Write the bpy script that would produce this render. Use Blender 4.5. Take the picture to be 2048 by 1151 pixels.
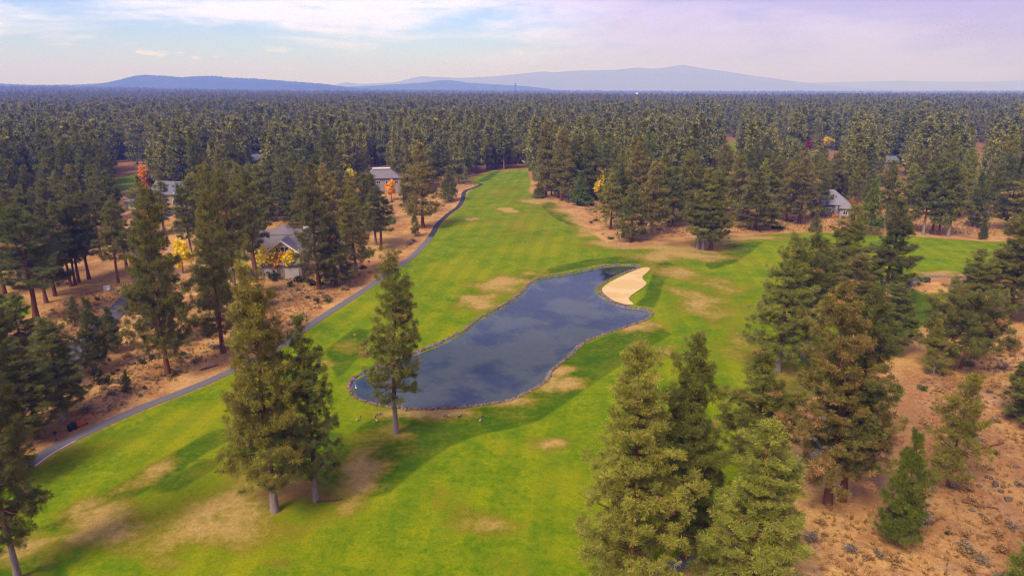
import bpy, math, random
import numpy as np
from mathutils import Vector, geometry
R = math.radians
for o in list(bpy.data.objects): bpy.data.objects.remove(o)
SC = bpy.context.scene
COL = SC.collection
# ------------------------------------------------------------------ camera
HC = 52.0; F = 1366.0; CX, CY = 1024.0, 575.5; HOR = 174.0
PITCH = math.atan((CY - HOR) / F)
cp, sp = math.cos(PITCH), math.sin(PITCH)
cd = bpy.data.cameras.new('camera'); cam = bpy.data.objects.new('camera', cd); COL.objects.link(cam)
cam.location = (0, 0, HC); cam.rotation_euler = (math.pi/2 - PITCH, 0, 0)
cd.sensor_fit = 'HORIZONTAL'; cd.angle = 2*math.atan(1024/F); cd.clip_start = 1; cd.clip_end = 60000
SC.camera = cam
# ------------------------------------------------------------------ light
SUN_EL, SUN_AZ = R(50), math.atan2(-0.58, -0.81)      # azimuth from +Y towards +X
sdir = Vector((math.sin(SUN_AZ)*math.cos(SUN_EL), math.cos(SUN_AZ)*math.cos(SUN_EL), math.sin(SUN_EL)))
sl = bpy.data.lights.new('sun', 'SUN'); sun = bpy.data.objects.new('sun', sl); COL.objects.link(sun)
sl.energy = 3.3; sl.angle = R(20); sl.color = (1.0, 0.88, 0.72)
sun.rotation_euler = sdir.to_track_quat('Z', 'Y').to_euler(); sun.location = (-60, -30, 120)
SC.view_settings.view_transform = 'Standard'; SC.view_settings.look = 'None'
SC.view_settings.gamma = 1; SC.view_settings.exposure = 0.62
SC.cycles.max_bounces = 5; SC.cycles.diffuse_bounces = 2; SC.cycles.glossy_bounces = 2
SC.cycles.transmission_bounces = 2; SC.cycles.transparent_max_bounces = 6; SC.cycles.volume_bounces = 0
SC.cycles.use_denoising = True; SC.cycles.denoising_prefilter = 'NONE'; SC.cycles.filter_width = 1.2
SC.cycles.caustics_reflective = False; SC.cycles.caustics_refractive = False

class NT:                                   # small node helper
    def __init__(s, tree): s.t = tree; s.t.nodes.clear()
    def n(s, typ, **kw):
        nd = s.t.nodes.new(typ)
        for k, v in kw.items():
            if k == 'i':
                for a, b in v.items():
                    if hasattr(b, 'is_linked'): s.t.links.new(b, nd.inputs[a])
                    else: nd.inputs[a].default_value = b
            else: setattr(nd, k, v)
        return nd
    def math(s, op, a, b=0.0, c=None, clamp=False):
        d = {0: a, 1: b}
        if c is not None: d[2] = c
        return s.n('ShaderNodeMath', operation=op, use_clamp=clamp, i=d).outputs[0]
    def step(s, v, lo, hi, tlo=0.0, thi=1.0):
        return s.n('ShaderNodeMapRange', interpolation_type='SMOOTHSTEP', i={0: v, 1: lo, 2: hi, 3: tlo, 4: thi}).outputs[0]
    def mix(s, f, a, b):
        m = s.n('ShaderNodeMix', data_type='RGBA')
        for k, v in ((0, f), (6, a), (7, b)):
            if hasattr(v, 'is_linked'): s.t.links.new(v, m.inputs[k])
            elif k == 0: m.inputs[0].default_value = v
            else: m.inputs[k].default_value = (*v, 1) if len(v) == 3 else v
        return m.outputs[2]
    def mul(s, a, b):
        m = s.n('ShaderNodeMix', data_type='RGBA', blend_type='MULTIPLY'); m.inputs[0].default_value = 1
        for k, v in ((6, a), (7, b)):
            if hasattr(v, 'is_linked'): s.t.links.new(v, m.inputs[k])
            else: m.inputs[k].default_value = (*v, 1) if len(v) == 3 else v
        return m.outputs[2]
    def noise(s, vec, scale, detail=3, rough=0.55, out=0, dist=0.0):
        return s.n('ShaderNodeTexNoise', i={'Vector': vec, 'Scale': scale, 'Detail': detail, 'Roughness': rough, 'Distortion': dist}).outputs[out]
    def attr(s, name, out='Fac'): return s.n('ShaderNodeAttribute', attribute_name=name).outputs[out]

w = bpy.data.worlds.new('World'); SC.world = w; w.use_nodes = True
N = NT(w.node_tree)
sky = N.n('ShaderNodeTexSky', sky_type='NISHITA', sun_disc=False, sun_elevation=SUN_EL, sun_rotation=SUN_AZ % (2*math.pi))
sky.air_density = 1.0; sky.dust_density = 0.7; sky.ozone_density = 2.0; sky.altitude = 1100
gen = N.n('ShaderNodeTexCoord').outputs['Generated']
sx = N.n('ShaderNodeSeparateXYZ', i={0: gen})
X, Y, Z = sx.outputs
az = N.math('ARCTAN2', X, Y)
cv = N.n('ShaderNodeCombineXYZ', i={0: N.math('MULTIPLY', az, 1.0), 1: N.math('MULTIPLY', Z, 5.5), 2: 8.1}).outputs[0]
# thin streaked high cloud
c1 = N.noise(cv, 2.6, 7, 0.58, dist=0.35)
c2 = N.noise(cv, 9.0, 6, 0.62, dist=0.6)
cl = N.math('ADD', N.math('MULTIPLY', c1, 0.75), N.math('MULTIPLY', c2, 0.25))
cl = N.step(cl, 0.43, 0.58)
cl = N.math('MULTIPLY', cl, N.step(Z, 0.02, 0.06))
# small puffs near the horizon
cv2 = N.n('ShaderNodeCombineXYZ', i={0: N.math('MULTIPLY', az, 16.0), 1: N.math('MULTIPLY', Z, 70.0), 2: 1.3}).outputs[0]
p1 = N.step(N.noise(cv2, 1.0, 5, 0.55), 0.61, 0.66)
p1 = N.math('MULTIPLY', p1, N.math('MULTIPLY', N.step(Z, 0.018, 0.026), N.step(Z, 0.055, 0.04)))
# smoke drifting over the whole right-hand side of the sky
sm = N.math('ADD', az, N.math('MULTIPLY', N.math('SUBTRACT', N.noise(cv, 1.6, 5, 0.6), 0.5), 0.55))
sm = N.math('ADD', sm, N.math('MULTIPLY', Z, 0.6))
smoke = N.step(sm, -0.08, 0.30)
rose = N.step(sm, 0.25, 0.9)
base = N.mul(sky.outputs[0], (0.86, 0.93, 1.85))
col = N.mix(N.math('MULTIPLY', cl, 0.90), base, (8.2, 8.1, 15.5))
col = N.mix(N.math('MULTIPLY', p1, 0.8), col, (8.2, 8.0, 13.0))
scol = N.mix(rose, (4.0, 3.3, 6.6), (3.9, 2.6, 5.2))
scol = N.mix(N.step(c1, 0.42, 0.62), scol, (5.0, 4.2, 8.4))
col = N.mix(N.math('MULTIPLY', smoke, 0.86), col, scol)
bg = N.n('ShaderNodeBackground', i={0: col, 1: 0.096})
N.t.links.new(bg.outputs[0], N.n('ShaderNodeOutputWorld').inputs[0])

# ------------------------------------------------------------------ helpers
def ground_pt(px, py, z=0.0):
    """world point at height z seen at the photograph's pixel"""
    u = (px - CX)/F; v = (CY - py)/F
    d = np.array([u, cp + v*sp, -sp + v*cp])
    t = (z - HC)/d[2]
    return d[0]*t, d[1]*t
def proj(x, y, z):
    dz = z - HC
    dep = y*cp - dz*sp
    return CX + F*x/dep, CY - F*(y*sp + dz*cp)/dep, dep
def height_at(y, py):
    k = (CY - py)/F
    return HC + y*(k*cp - sp)/(cp + k*sp)
def G(pts): return np.array([ground_pt(*p) for p in pts])
def catmull(P, per=6, closed=False):
    P = np.asarray(P, float); n = len(P); out = []
    for i in range(n if closed else n-1):
        if closed: a, b, c, d = P[i-1], P[i], P[(i+1) % n], P[(i+2) % n]
        else: a, b, c, d = P[max(i-1, 0)], P[i], P[i+1], P[min(i+2, n-1)]
        for k in range(per):
            t = k/per
            out.append(0.5*((2*b) + (c-a)*t + (2*a-5*b+4*c-d)*t*t + (3*b-a-3*c+d)*t**3))
    if not closed: out.append(P[-1])
    return np.array(out)
def poly_sd(x, y, P):
    """signed distance, positive inside"""
    x = np.asarray(x, float); y = np.asarray(y, float)
    d2 = np.full(x.shape, 1e18); ins = np.zeros(x.shape, bool)
    n = len(P)
    for i in range(n):
        ax, ay = P[i]; bx, by = P[(i+1) % n]
        ex, ey = bx-ax, by-ay
        t = np.clip(((x-ax)*ex + (y-ay)*ey)/max(ex*ex+ey*ey, 1e-9), 0, 1)
        d2 = np.minimum(d2, (x-ax-t*ex)**2 + (y-ay-t*ey)**2)
        c = (ay > y) != (by > y)
        ins ^= c & (x < (bx-ax)*(y-ay)/(by-ay if by != ay else 1e-9) + ax)
    d = np.sqrt(d2)
    return np.where(ins, d, -d)
def line_d(x, y, P):
    x = np.asarray(x, float); y = np.asarray(y, float); d2 = np.full(x.shape, 1e18)
    for i in range(len(P)-1):
        ax, ay = P[i]; ex, ey = P[i+1][0]-ax, P[i+1][1]-ay
        t = np.clip(((x-ax)*ex + (y-ay)*ey)/max(ex*ex+ey*ey, 1e-9), 0, 1)
        d2 = np.minimum(d2, (x-ax-t*ex)**2 + (y-ay-t*ey)**2)
    return np.sqrt(d2)
def sst(a, b, v):
    t = np.clip((v-a)/(b-a), 0, 1); return t*t*(3-2*t)
def mesh_np(name, V, Fc, mats=(), smooth=False, attrs=None, midx=None):
    """mesh from vertex array and face array (n x 3 or n x 4)"""
    V = np.asarray(V, np.float32); Fc = np.asarray(Fc, np.int32); k = Fc.shape[1]
    me = bpy.data.meshes.new(name)
    me.vertices.add(len(V)); me.vertices.foreach_set('co', V.ravel())
    me.loops.add(Fc.size); me.loops.foreach_set('vertex_index', Fc.ravel())
    me.polygons.add(len(Fc)); me.polygons.foreach_set('loop_start', np.arange(0, Fc.size, k, dtype=np.int32))
    if midx is not None: me.polygons.foreach_set('material_index', np.asarray(midx, np.int32))
    me.polygons.foreach_set('use_smooth', np.full(len(Fc), smooth))
    for m in mats: me.materials.append(m)
    for nm, (dom, arr) in (attrs or {}).items():
        a = me.attributes.new(nm, 'FLOAT', dom); a.data.foreach_set('value', np.asarray(arr, np.float32))
    me.update(calc_edges=True); me.validate()
    return me
def mesh_py(name, V, Fc, mat, smooth=False):
    me = bpy.data.meshes.new(name); me.from_pydata([tuple(v) for v in V], [], Fc); me.materials.append(mat)
    if smooth: me.polygons.foreach_set('use_smooth', [True]*len(me.polygons))
    me.update(); return me
def link(name, me, parent=None, loc=None):
    o = bpy.data.objects.new(name, me); COL.objects.link(o)
    if parent is not None: o.parent = parent
    if loc is not None: o.location = loc
    return o
def tag(o, label=None, cat=None, group=None, kind=None):
    for k, v in (('label', label), ('category', cat), ('group', group), ('kind', kind)):
        if v: o[k] = v
    return o
def empty(name, loc, rz=0):
    o = bpy.data.objects.new(name, None); COL.objects.link(o); o.location = loc; o.rotation_euler = (0, 0, rz)
    o.empty_display_size = 0.5; return o
BOXF = [(0,3,2,1),(4,5,6,7),(0,1,5,4),(1,2,6,5),(2,3,7,6),(3,0,4,7)]
def boxv(c, s):
    x, y, z = c; a, b, h = s[0]/2, s[1]/2, s[2]/2
    return [(x-a,y-b,z-h),(x+a,y-b,z-h),(x+a,y+b,z-h),(x-a,y+b,z-h),(x-a,y-b,z+h),(x+a,y-b,z+h),(x+a,y+b,z+h),(x-a,y+b,z+h)]
def boxes(name, lst, mat, parent=None):
    V, Fc = [], []
    for c, s in lst:
        b = len(V); V += boxv(c, s); Fc += [tuple(i+b for i in f) for f in BOXF]
    return link(name, mesh_py(name, V, Fc, mat), parent)
def tube_arrays(P, rad, sides):
    P = np.asarray(P, float); n = len(P); V = []; 
    T = np.gradient(P, axis=0)
    for i in range(n):
        t = T[i]/(np.linalg.norm(T[i])+1e-9)
        ref = np.array([1.0, 0, 0]) if abs(t[0]) < 0.8 else np.array([0, 1.0, 0])
        a = np.cross(t, ref); a /= np.linalg.norm(a); b = np.cross(t, a)
        for k in range(sides):
            an = 2*math.pi*k/sides
            V.append(P[i] + rad[i]*(math.cos(an)*a + math.sin(an)*b))
    Fc = []
    for i in range(n-1):
        for k in range(sides):
            k2 = (k+1) % sides
            Fc.append((i*sides+k, i*sides+k2, (i+1)*sides+k2, (i+1)*sides+k))
    return np.array(V), Fc
def cdt_sheet(name, P, zf, mat, step, smooth=True):
    P = np.asarray(P); x0, y0 = P.min(0); x1, y1 = P.max(0)
    gx, gy = np.meshgrid(np.arange(x0, x1, step), np.arange(y0, y1, step))
    gx, gy = gx.ravel(), gy.ravel(); k = poly_sd(gx, gy, P) > step*0.4
    pts = [Vector(p) for p in P] + [Vector((a, b)) for a, b in zip(gx[k], gy[k])]
    n = len(P)
    v, e, f, *_ = geometry.delaunay_2d_cdt(pts, [(i, (i+1) % n) for i in range(n)], [], 1, 1e-5)
    xy = np.array([(a.x, a.y) for a in v]); z = zf(xy[:, 0], xy[:, 1])
    f = np.array([t if (xy[t[1]]-xy[t[0]])[0]*(xy[t[2]]-xy[t[0]])[1]-(xy[t[1]]-xy[t[0]])[1]*(xy[t[2]]-xy[t[0]])[0] > 0 else (t[0], t[2], t[1]) for t in f])
    return link(name, mesh_np(name, np.c_[xy, z], f, (mat,), smooth))

# ------------------------------------------------------------------ materials
def mat_new(name):
    m = bpy.data.materials.new(name); m.use_nodes = True
    return m, NT(m.node_tree)
def finish(N, col, rough=0.9, bump=None, bs=0.3, bd=0.1, spec=0.2, **kw):
    b = N.n('ShaderNodeBsdfPrincipled')
    if hasattr(col, 'is_linked'): N.t.links.new(col, b.inputs['Base Color'])
    else: b.inputs['Base Color'].default_value = (*col, 1)
    if hasattr(rough, 'is_linked'): N.t.links.new(rough, b.inputs['Roughness'])
    else: b.inputs['Roughness'].default_value = rough
    b.inputs['Specular IOR Level'].default_value = spec
    for k, v in kw.items(): b.inputs[k].default_value = v
    if bump is not None:
        bp = N.n('ShaderNodeBump', i={'Strength': bs, 'Distance': bd, 'Height': bump}); N.t.links.new(bp.outputs[0], b.inputs['Normal'])
    N.t.links.new(b.outputs[0], N.n('ShaderNodeOutputMaterial').inputs[0])
    return b
def simple(name, col, rough=0.8, var=0.15, scale=3.0, spec=0.2, bs=0.0):
    m, N = mat_new(name)
    co = N.n('ShaderNodeTexCoord').outputs['Object']
    nz = N.noise(co, scale, 4)
    c = N.mix(nz, tuple(x*(1-var) for x in col), tuple(min(1, x*(1+var)) for x in col))
    finish(N, c, rough, bump=nz if bs else None, bs=bs, spec=spec)
    return m
def m_ground():
    m, N = mat_new('turf_and_dry_ground')
    co = N.n('ShaderNodeNewGeometry').outputs['Position']
    turf, rough, dry, litter = N.attr('turf'), N.attr('rough'), N.attr('dry'), N.attr('litter')
    nb = N.noise(co, 0.035, 4); nm = N.noise(co, 0.17, 6, 0.62); nf = N.noise(co, 0.9, 5, 0.62); nff = N.noise(co, 4.5, 3, 0.75); n2 = N.noise(co, 1.7, 4, 0.7)
    # dry native ground
    tan = N.mix(nf, (0.38, 0.200, 0.055), (0.62, 0.360, 0.110))
    soil = N.mix(nf, (0.215, 0.088, 0.026), (0.43, 0.205, 0.066))
    pale = N.mix(nf, (0.38, 0.225, 0.110), (0.52, 0.325, 0.160))
    nat = N.mix(N.step(N.math('ADD', N.math('MULTIPLY', nm, 0.6), N.math('MULTIPLY', nb, 0.4)), 0.40, 0.60), soil, tan)
    nat = N.mix(N.math('MULTIPLY', N.step(N.noise(co, 0.09, 5, 0.6), 0.56, 0.68), 0.6), nat, pale)
    nat = N.mix(N.math('MULTIPLY', N.step(nff, 0.50, 0.66), 0.62), nat, (0.095, 0.058, 0.036))
    nat = N.mix(N.math('MULTIPLY', N.step(n2, 0.54, 0.66), 0.55), nat, (0.56, 0.365, 0.170))
    nat = N.mix(N.math('MULTIPLY', N.step(n2, 0.45, 0.33), 0.60), nat, (0.120, 0.078, 0.052))
    nat = N.mix(N.math('MULTIPLY', N.step(N.noise(co, 0.30, 5, 0.65), 0.54, 0.66), 0.45), nat, (0.175, 0.135, 0.090))
    nat = N.mix(N.math('MULTIPLY', N.step(N.noise(co, 1.9, 2), 0.62, 0.72), 0.5), nat, (0.36, 0.225, 0.070))
    nat = N.mix(N.math('MULTIPLY', litter, 0.80), nat, N.mix(nf, (0.125, 0.058, 0.026), (0.265, 0.135, 0.056)))
    # turf
    v = N.math('ADD', N.math('MULTIPLY', nm, 0.55), N.math('MULTIPLY', nf, 0.45))
    light = N.mix(N.step(v, 0.36, 0.66), (0.080, 0.152, 0.001), (0.225, 0.246, 0.002))
    light = N.mix(N.math('MULTIPLY', N.step(nb, 0.47, 0.64), 0.55), light, (0.270, 0.250, 0.004))
    sy = N.n('ShaderNodeSeparateXYZ', i={0: co}).outputs
    str_ = N.math('SINE', N.math('ADD', N.math('MULTIPLY', sy[0], 1.05), N.math('ADD', N.math('MULTIPLY', sy[1], -0.14), N.math('MULTIPLY', nb, 3.0))))
    light = N.mix(N.step(str_, -0.5, 0.5, 0.0, 0.30), light, (0.080, 0.145, 0.003))
    dark = N.mix(N.step(v, 0.36, 0.66), (0.036, 0.086, 0.001), (0.098, 0.138, 0.003))
    dark = N.mix(N.math('MULTIPLY', N.step(N.noise(co, 0.12, 5, 0.65), 0.52, 0.68), 0.55), dark, (0.150, 0.125, 0.008))
    rf = N.step(N.math('ADD', rough, N.math('MULTIPLY', N.math('SUBTRACT', nf, 0.5), 1.6)), -0.45, 0.45)  # this mask holds mown rough plus one painted pine shadow
    g = N.mix(rf, light, dark)
    drym = N.math('ADD', dry, N.math('MULTIPLY', N.math('SUBTRACT', N.math('ADD', N.math('MULTIPLY', nm, 0.6), N.math('MULTIPLY', nf, 0.4)), 0.5), 2.0))
    straw = N.mix(nf, (0.29, 0.180, 0.045), (0.43, 0.285, 0.085))
    g = N.mix(N.step(drym, 0.08, 0.45, 0, 0.70), g, (0.175, 0.138, 0.008))
    g = N.mix(N.step(drym, 0.32, 1.05), g, straw)
    g = N.mix(N.math('MULTIPLY', N.step(litter, 0.1, 0.8), 0.75), g, N.mix(nf, (0.14, 0.064, 0.025), (0.30, 0.145, 0.055)))
    g = N.mix(N.math('MULTIPLY', N.step(nff, 0.46, 0.68), 0.55), g, N.mul(g, (0.42, 0.50, 0.4)))
    g = N.mix(N.math('MULTIPLY', N.step(n2, 0.50, 0.70), 0.40), g, N.mul(g, (1.45, 1.30, 1.6)))
    g = N.mix(N.math('MULTIPLY', N.step(n2, 0.48, 0.32), 0.40), g, N.mul(g, (0.60, 0.68, 0.5)))
    tf = N.step(N.math('ADD', turf, N.math('MULTIPLY', N.math('SUBTRACT', N.math('ADD', N.math('MULTIPLY', nf, 0.6), N.math('MULTIPLY', nm, 0.4)), 0.5), 7.0)), -0.7, 0.9)
    c = N.mix(tf, nat, g)
    # pond bed
    bed = N.attr('bed')
    bn = N.math('ADD', N.noise(co, 0.07, 5, 0.6), N.step(sy[1], 185.0, 120.0, -0.03, 0.09))
    bc = N.mix(N.step(bn, 0.44, 0.60), (0.008, 0.018, 0.030), (0.140, 0.134, 0.055))
    bc = N.mix(N.math('MULTIPLY', N.step(nf, 0.5, 0.7), 0.4), bc, (0.05, 0.06, 0.035))
    c = N.mix(N.step(bed, 0.2, 1.2), c, bc)
    finish(N, c, 0.95, bump=N.math('ADD', nf, N.math('MULTIPLY', nff, 0.5)), bs=0.55, bd=0.18, spec=0.0)
    return m
def m_needles():
    m, N = mat_new('pine_needles')
    oi = N.n('ShaderNodeObjectInfo')
    tint, dead = N.attr('tint'), N.attr('dead')
    c = N.mix(tint, (0.55, 0.60, 0.55), (1.45, 1.38, 1.25))
    c = N.mul(c, oi.outputs['Color'])
    rv = N.math('MULTIPLY', oi.outputs['Random'], 1.0)
    c = N.mul(c, N.mix(rv, (0.76, 0.80, 0.82), (1.24, 1.14, 0.95)))
    c = N.mix(dead, c, N.mix(tint, (0.34, 0.160, 0.055), (0.62, 0.33, 0.13)))
    b = N.n('ShaderNodeBsdfPrincipled', i={'Base Color': c, 'Roughness': 0.62, 'Specular IOR Level': 0.22})
    tr = N.n('ShaderNodeBsdfTranslucent', i={0: N.mul(c, (1.1, 1.15, 0.7))})
    mx = N.n('ShaderNodeMixShader', i={0: 0.22, 1: b.outputs[0], 2: tr.outputs[0]})
    N.t.links.new(mx.outputs[0], N.n('ShaderNodeOutputMaterial').inputs[0])
    return m
def m_bark():
    m, N = mat_new('pine_bark')
    tc = N.n('ShaderNodeTexCoord').outputs['Object']
    mp = N.n('ShaderNodeMapping', i={0: tc, 3: (1, 1, 0.18)}).outputs[0]
    n1 = N.noise(mp, 7.0, 4, 0.65)
    z = N.n('ShaderNodeSeparateXYZ', i={0: tc}).outputs[2]
    grey = N.mix(n1, (0.075, 0.055, 0.046), (0.36, 0.27, 0.225))
    red = N.mix(n1, (0.045, 0.018, 0.010), (0.25, 0.095, 0.045))
    hi = N.step(N.math('ADD', z, N.math('MULTIPLY', n1, 2.0)), 4.0, 9.0)
    rnd = N.n('ShaderNodeObjectInfo').outputs['Random']
    redo = N.n('ShaderNodeSeparateColor', i={0: N.n('ShaderNodeObjectInfo').outputs['Color']}).outputs[0]
    c = N.mix(N.math('MAXIMUM', hi, redo), grey, red)
    finish(N, c, 0.92, bump=n1, bs=0.7, bd=0.06, spec=0.1)
    return m
def m_leaf(name, a, b):
    m, N = mat_new(name)
    c = N.mix(N.attr('tint'), a, b)
    c = N.mul(c, N.mix(N.n('ShaderNodeObjectInfo').outputs['Random'], (0.85, 0.85, 0.85), (1.1, 1.1, 1.1)))
    d = N.n('ShaderNodeBsdfPrincipled', i={'Base Color': c, 'Roughness': 0.6, 'Specular IOR Level': 0.2})
    t = N.n('ShaderNodeBsdfTranslucent', i={0: c})
    mx = N.n('ShaderNodeMixShader', i={0: 0.42, 1: d.outputs[0], 2: t.outputs[0]})
    N.t.links.new(mx.outputs[0], N.n('ShaderNodeOutputMaterial').inputs[0])
    return m
def m_asphalt():
    m, N = mat_new('path_asphalt')
    co = N.n('ShaderNodeNewGeometry').outputs['Position']
    n1, n2 = N.noise(co, 0.5, 5, 0.6), N.noise(co, 6.0, 4, 0.7)
    old = N.mix(n2, (0.090, 0.082, 0.084), (0.160, 0.146, 0.146))
    old = N.mix(N.step(n1, 0.64, 0.70, 0, .7), old, (0.065, 0.060, 0.068))
    new = N.mix(n2, (0.022, 0.021, 0.026), (0.042, 0.040, 0.048))
    c = N.mix(N.step(N.math('ADD', N.attr('fresh'), N.math('MULTIPLY', N.math('SUBTRACT', n1, 0.5), 0.25)), 0.4, 0.6), old, new)
    finish(N, c, 0.85, bump=n2, bs=0.25, bd=0.02, spec=0.25)
    return m
def m_water():
    m, N = mat_new('pond_water')
    co = N.n('ShaderNodeNewGeometry').outputs['Position']
    mp = N.n('ShaderNodeMapping', i={0: co, 3: (1.0, 0.45, 1.0)}).outputs[0]
    w1 = N.noise(mp, 1.6, 3, 0.6); w2 = N.noise(co, 0.12, 3)
    bp = N.n('ShaderNodeBump', i={'Strength': 0.10, 'Distance': 0.05, 'Height': w1})
    gl = N.n('ShaderNodeBsdfGlossy', i={'Color': (0.80, 0.92, 1, 1), 'Roughness': N.step(w2, 0.4, 0.65, 0.02, 0.07), 'Normal': bp.outputs[0]})
    tr = N.n('ShaderNodeBsdfTransparent', i={0: (0.84, 0.88, 0.88, 1)})
    df = N.n('ShaderNodeBsdfDiffuse', i={0: (0.014, 0.036, 0.060, 1)})
    body = N.n('ShaderNodeMixShader', i={0: 0.24, 1: tr.outputs[0], 2: df.outputs[0]})
    fr = N.n('ShaderNodeFresnel', i={0: 1.36, 'Normal': bp.outputs[0]})
    mx = N.n('ShaderNodeMixShader', i={0: fr.outputs[0], 1: body.outputs[0], 2: gl.outputs[0]})
    N.t.links.new(mx.outputs[0], N.n('ShaderNodeOutputMaterial').inputs[0])
    return m
def m_sand():
    m, N = mat_new('bunker_sand')
    co = N.n('ShaderNodeNewGeometry').outputs['Position']
    n1, n2 = N.noise(co, 0.11, 3), N.noise(co, 5.0, 4, 0.7)
    c = N.mix(N.step(n1, 0.50, 0.53), (0.52, 0.350, 0.125), (0.58, 0.41, 0.17))
    c = N.mix(N.math('MULTIPLY', n2, 0.4), c, (0.47, 0.33, 0.17))
    finish(N, c, 0.95, bump=n2, bs=0.4, bd=0.03, spec=0.1)
    return m
def m_rock():
    m, N = mat_new('rock')
    co = N.n('ShaderNodeNewGeometry').outputs['Position']
    c = N.mix(N.attr('tint'), (0.060, 0.038, 0.028), (0.29, 0.195, 0.145))
    c = N.mix(N.math('MULTIPLY', N.noise(co, 3.0, 4), 0.5), c, (0.17, 0.115, 0.085))
    finish(N, c, 0.9, spec=0.15)
    return m
def m_shingle(name, a, b):
    m, N = mat_new(name)
    tc = N.n('ShaderNodeTexCoord').outputs['Object']
    mp = N.n('ShaderNodeMapping', i={0: tc, 3: (3.0, 3.0, 9.0)}).outputs[0]
    n1 = N.noise(mp, 1.0, 2); n2 = N.noise(tc, 0.4, 4)
    c = N.mix(N.math('ADD', N.math('MULTIPLY', n1, 0.6), N.math('MULTIPLY', n2, 0.4)), a, b)
    finish(N, c, 0.85, bump=n1, bs=0.35, bd=0.03)
    return m
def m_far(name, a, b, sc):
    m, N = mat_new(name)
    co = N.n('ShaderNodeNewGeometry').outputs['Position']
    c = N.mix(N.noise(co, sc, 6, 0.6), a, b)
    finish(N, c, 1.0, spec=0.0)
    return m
M = dict(ground=m_ground(), needles=m_needles(), bark=m_bark(), asphalt=m_asphalt(), water=m_water(), sand=m_sand(), rock=m_rock(),
    yellow=m_leaf('yellow_leaves', (0.86, 0.60, 0.008), (1.0, 0.82, 0.02)),
    orange=m_leaf('orange_leaves', (0.85, 0.36, 0.010), (1.0, 0.54, 0.03)),
    lime=m_leaf('yellow_green_leaves', (0.58, 0.52, 0.012), (0.86, 0.74, 0.020)),
    red=m_leaf('rust_leaves', (0.76, 0.29, 0.018), (0.95, 0.45, 0.035)),
    crimson=m_leaf('crimson_leaves', (0.26, 0.010, 0.03), (0.42, 0.03, 0.05)),
    sage=m_leaf('sage_leaves', (0.185, 0.140, 0.080), (0.40, 0.31, 0.19)),
    manz=m_leaf('dark_shrub_leaves', (0.040, 0.048, 0.012), (0.105, 0.105, 0.022)),
    straw=m_leaf('dry_straw', (0.30, 0.165, 0.050), (0.56, 0.34, 0.120)),
    greensh=m_leaf('green_shrub_leaves', (0.06, 0.085, 0.010), (0.15, 0.17, 0.022)),
    liner=simple('pond_liner_concrete', (0.12, 0.12, 0.15), 0.8, 0.9, 0.12),
    kerb=simple('pale_concrete', (0.46, 0.40, 0.37), 0.85, 0.15, 2.0),
    shA=m_shingle('grey_brown_shingles', (0.115, 0.098, 0.100), (0.215, 0.185, 0.180)),
    shB=m_shingle('slate_shingles', (0.085, 0.085, 0.105), (0.185, 0.18, 0.21)),
    shC=m_shingle('pale_grey_shingles', (0.15, 0.135, 0.145), (0.25, 0.225, 0.235)),
    beige=simple('beige_siding', (0.50, 0.365, 0.215), 0.8), tansid=simple('tan_siding', (0.27, 0.20, 0.15), 0.8),
    greysid=simple('grey_siding', (0.20, 0.185, 0.20), 0.8), stone=simple('stone_veneer', (0.29, 0.245, 0.23), 0.9, 0.45, 2.5),
    white=simple('white_trim', (0.74, 0.70, 0.68), 0.6, 0.05), glass=simple('window_glass', (0.03, 0.035, 0.045), 0.12, 0.1, 1, 0.6),
    dgreen=simple('dark_green_paint', (0.010, 0.022, 0.018), 0.5), redwood=simple('red_orange_wood', (0.52, 0.10, 0.035), 0.6),
    metal=simple('dark_metal', (0.05, 0.05, 0.055), 0.5), pgrey=simple('pale_grey_metal', (0.42, 0.43, 0.45), 0.5),
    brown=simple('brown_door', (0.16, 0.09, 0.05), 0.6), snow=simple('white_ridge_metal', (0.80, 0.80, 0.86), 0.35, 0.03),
    hill=m_far('hill_forest', (0.012, 0.022, 0.022), (0.050, 0.058, 0.040), 0.02), mount=m_far('hazed_mountain_forest', (0.11, 0.105, 0.11), (0.19, 0.175, 0.18), 0.002))  # mountain colour is paled to paint in extra haze fade

# ------------------------------------------------------------------ ground plan (pixels of the photograph, turned into metres)
POND = catmull(G([(700,767),(703,780),(715,794),(736,803),(760,808),(795,813),(830,815),(880,814),(924,812),(975,806),(1024,797),(1045,787),(1066,777),
 (1089,762),(1097,752),(1100,742),(1115,728),(1136,712),(1162,686),(1193,672),(1225,661),(1259,650),(1295,636),(1303,625),(1290,618),(1268,615),(1246,612),
 (1225,605),(1204,592),(1194,580),(1197,571),(1222,556),(1253,543),(1278,534),(1259,529),(1230,530),(1206,533),(1180,538),(1128,548),(1094,553),(1076,557),(1060,567),
 (1047,582),(1024,600),(988,621),(955,640),(935,656),(919,667),(885,684),(851,698),(815,712),(775,727),(736,742),(712,754)]), 4, True)
BUNKER = catmull(G([(1205,576),(1226,561),(1256,546.5),(1284,535.5),(1300,536.5),(1293,546),(1285,553),(1287,560),(1293,566),(1287,574),(1272,584),(1261,592),(1258,599),(1267,609),(1247,608),(1225,600),(1209,588)]), 3, True)
PATH = catmull(G([(-140,1040),(30,945),(95,903),(170,866),(280,817),(400,769),(490,728),(565,688),(640,637),(720,586),(790,537),(845,493),(866,466),(878,446),(903,424),(924,403),(928,386),(938,378),(962,370),(950,366),(925,364)]), 6)
PATH2 = catmull(G([(1180,1260),(1310,1150),(1425,1096),(1530,1015),(1610,925),(1650,850),(1675,770),(1715,700),(1770,630),(1808,582),(1850,554),(1930,553),(2060,556),(2300,562)]), 6)
ROAD = catmull(G([(-100,900),(60,775),(160,690),(243,612),(290,560),(300,520),(275,490),(290,455),(345,425),(380,405)]), 6)
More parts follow.
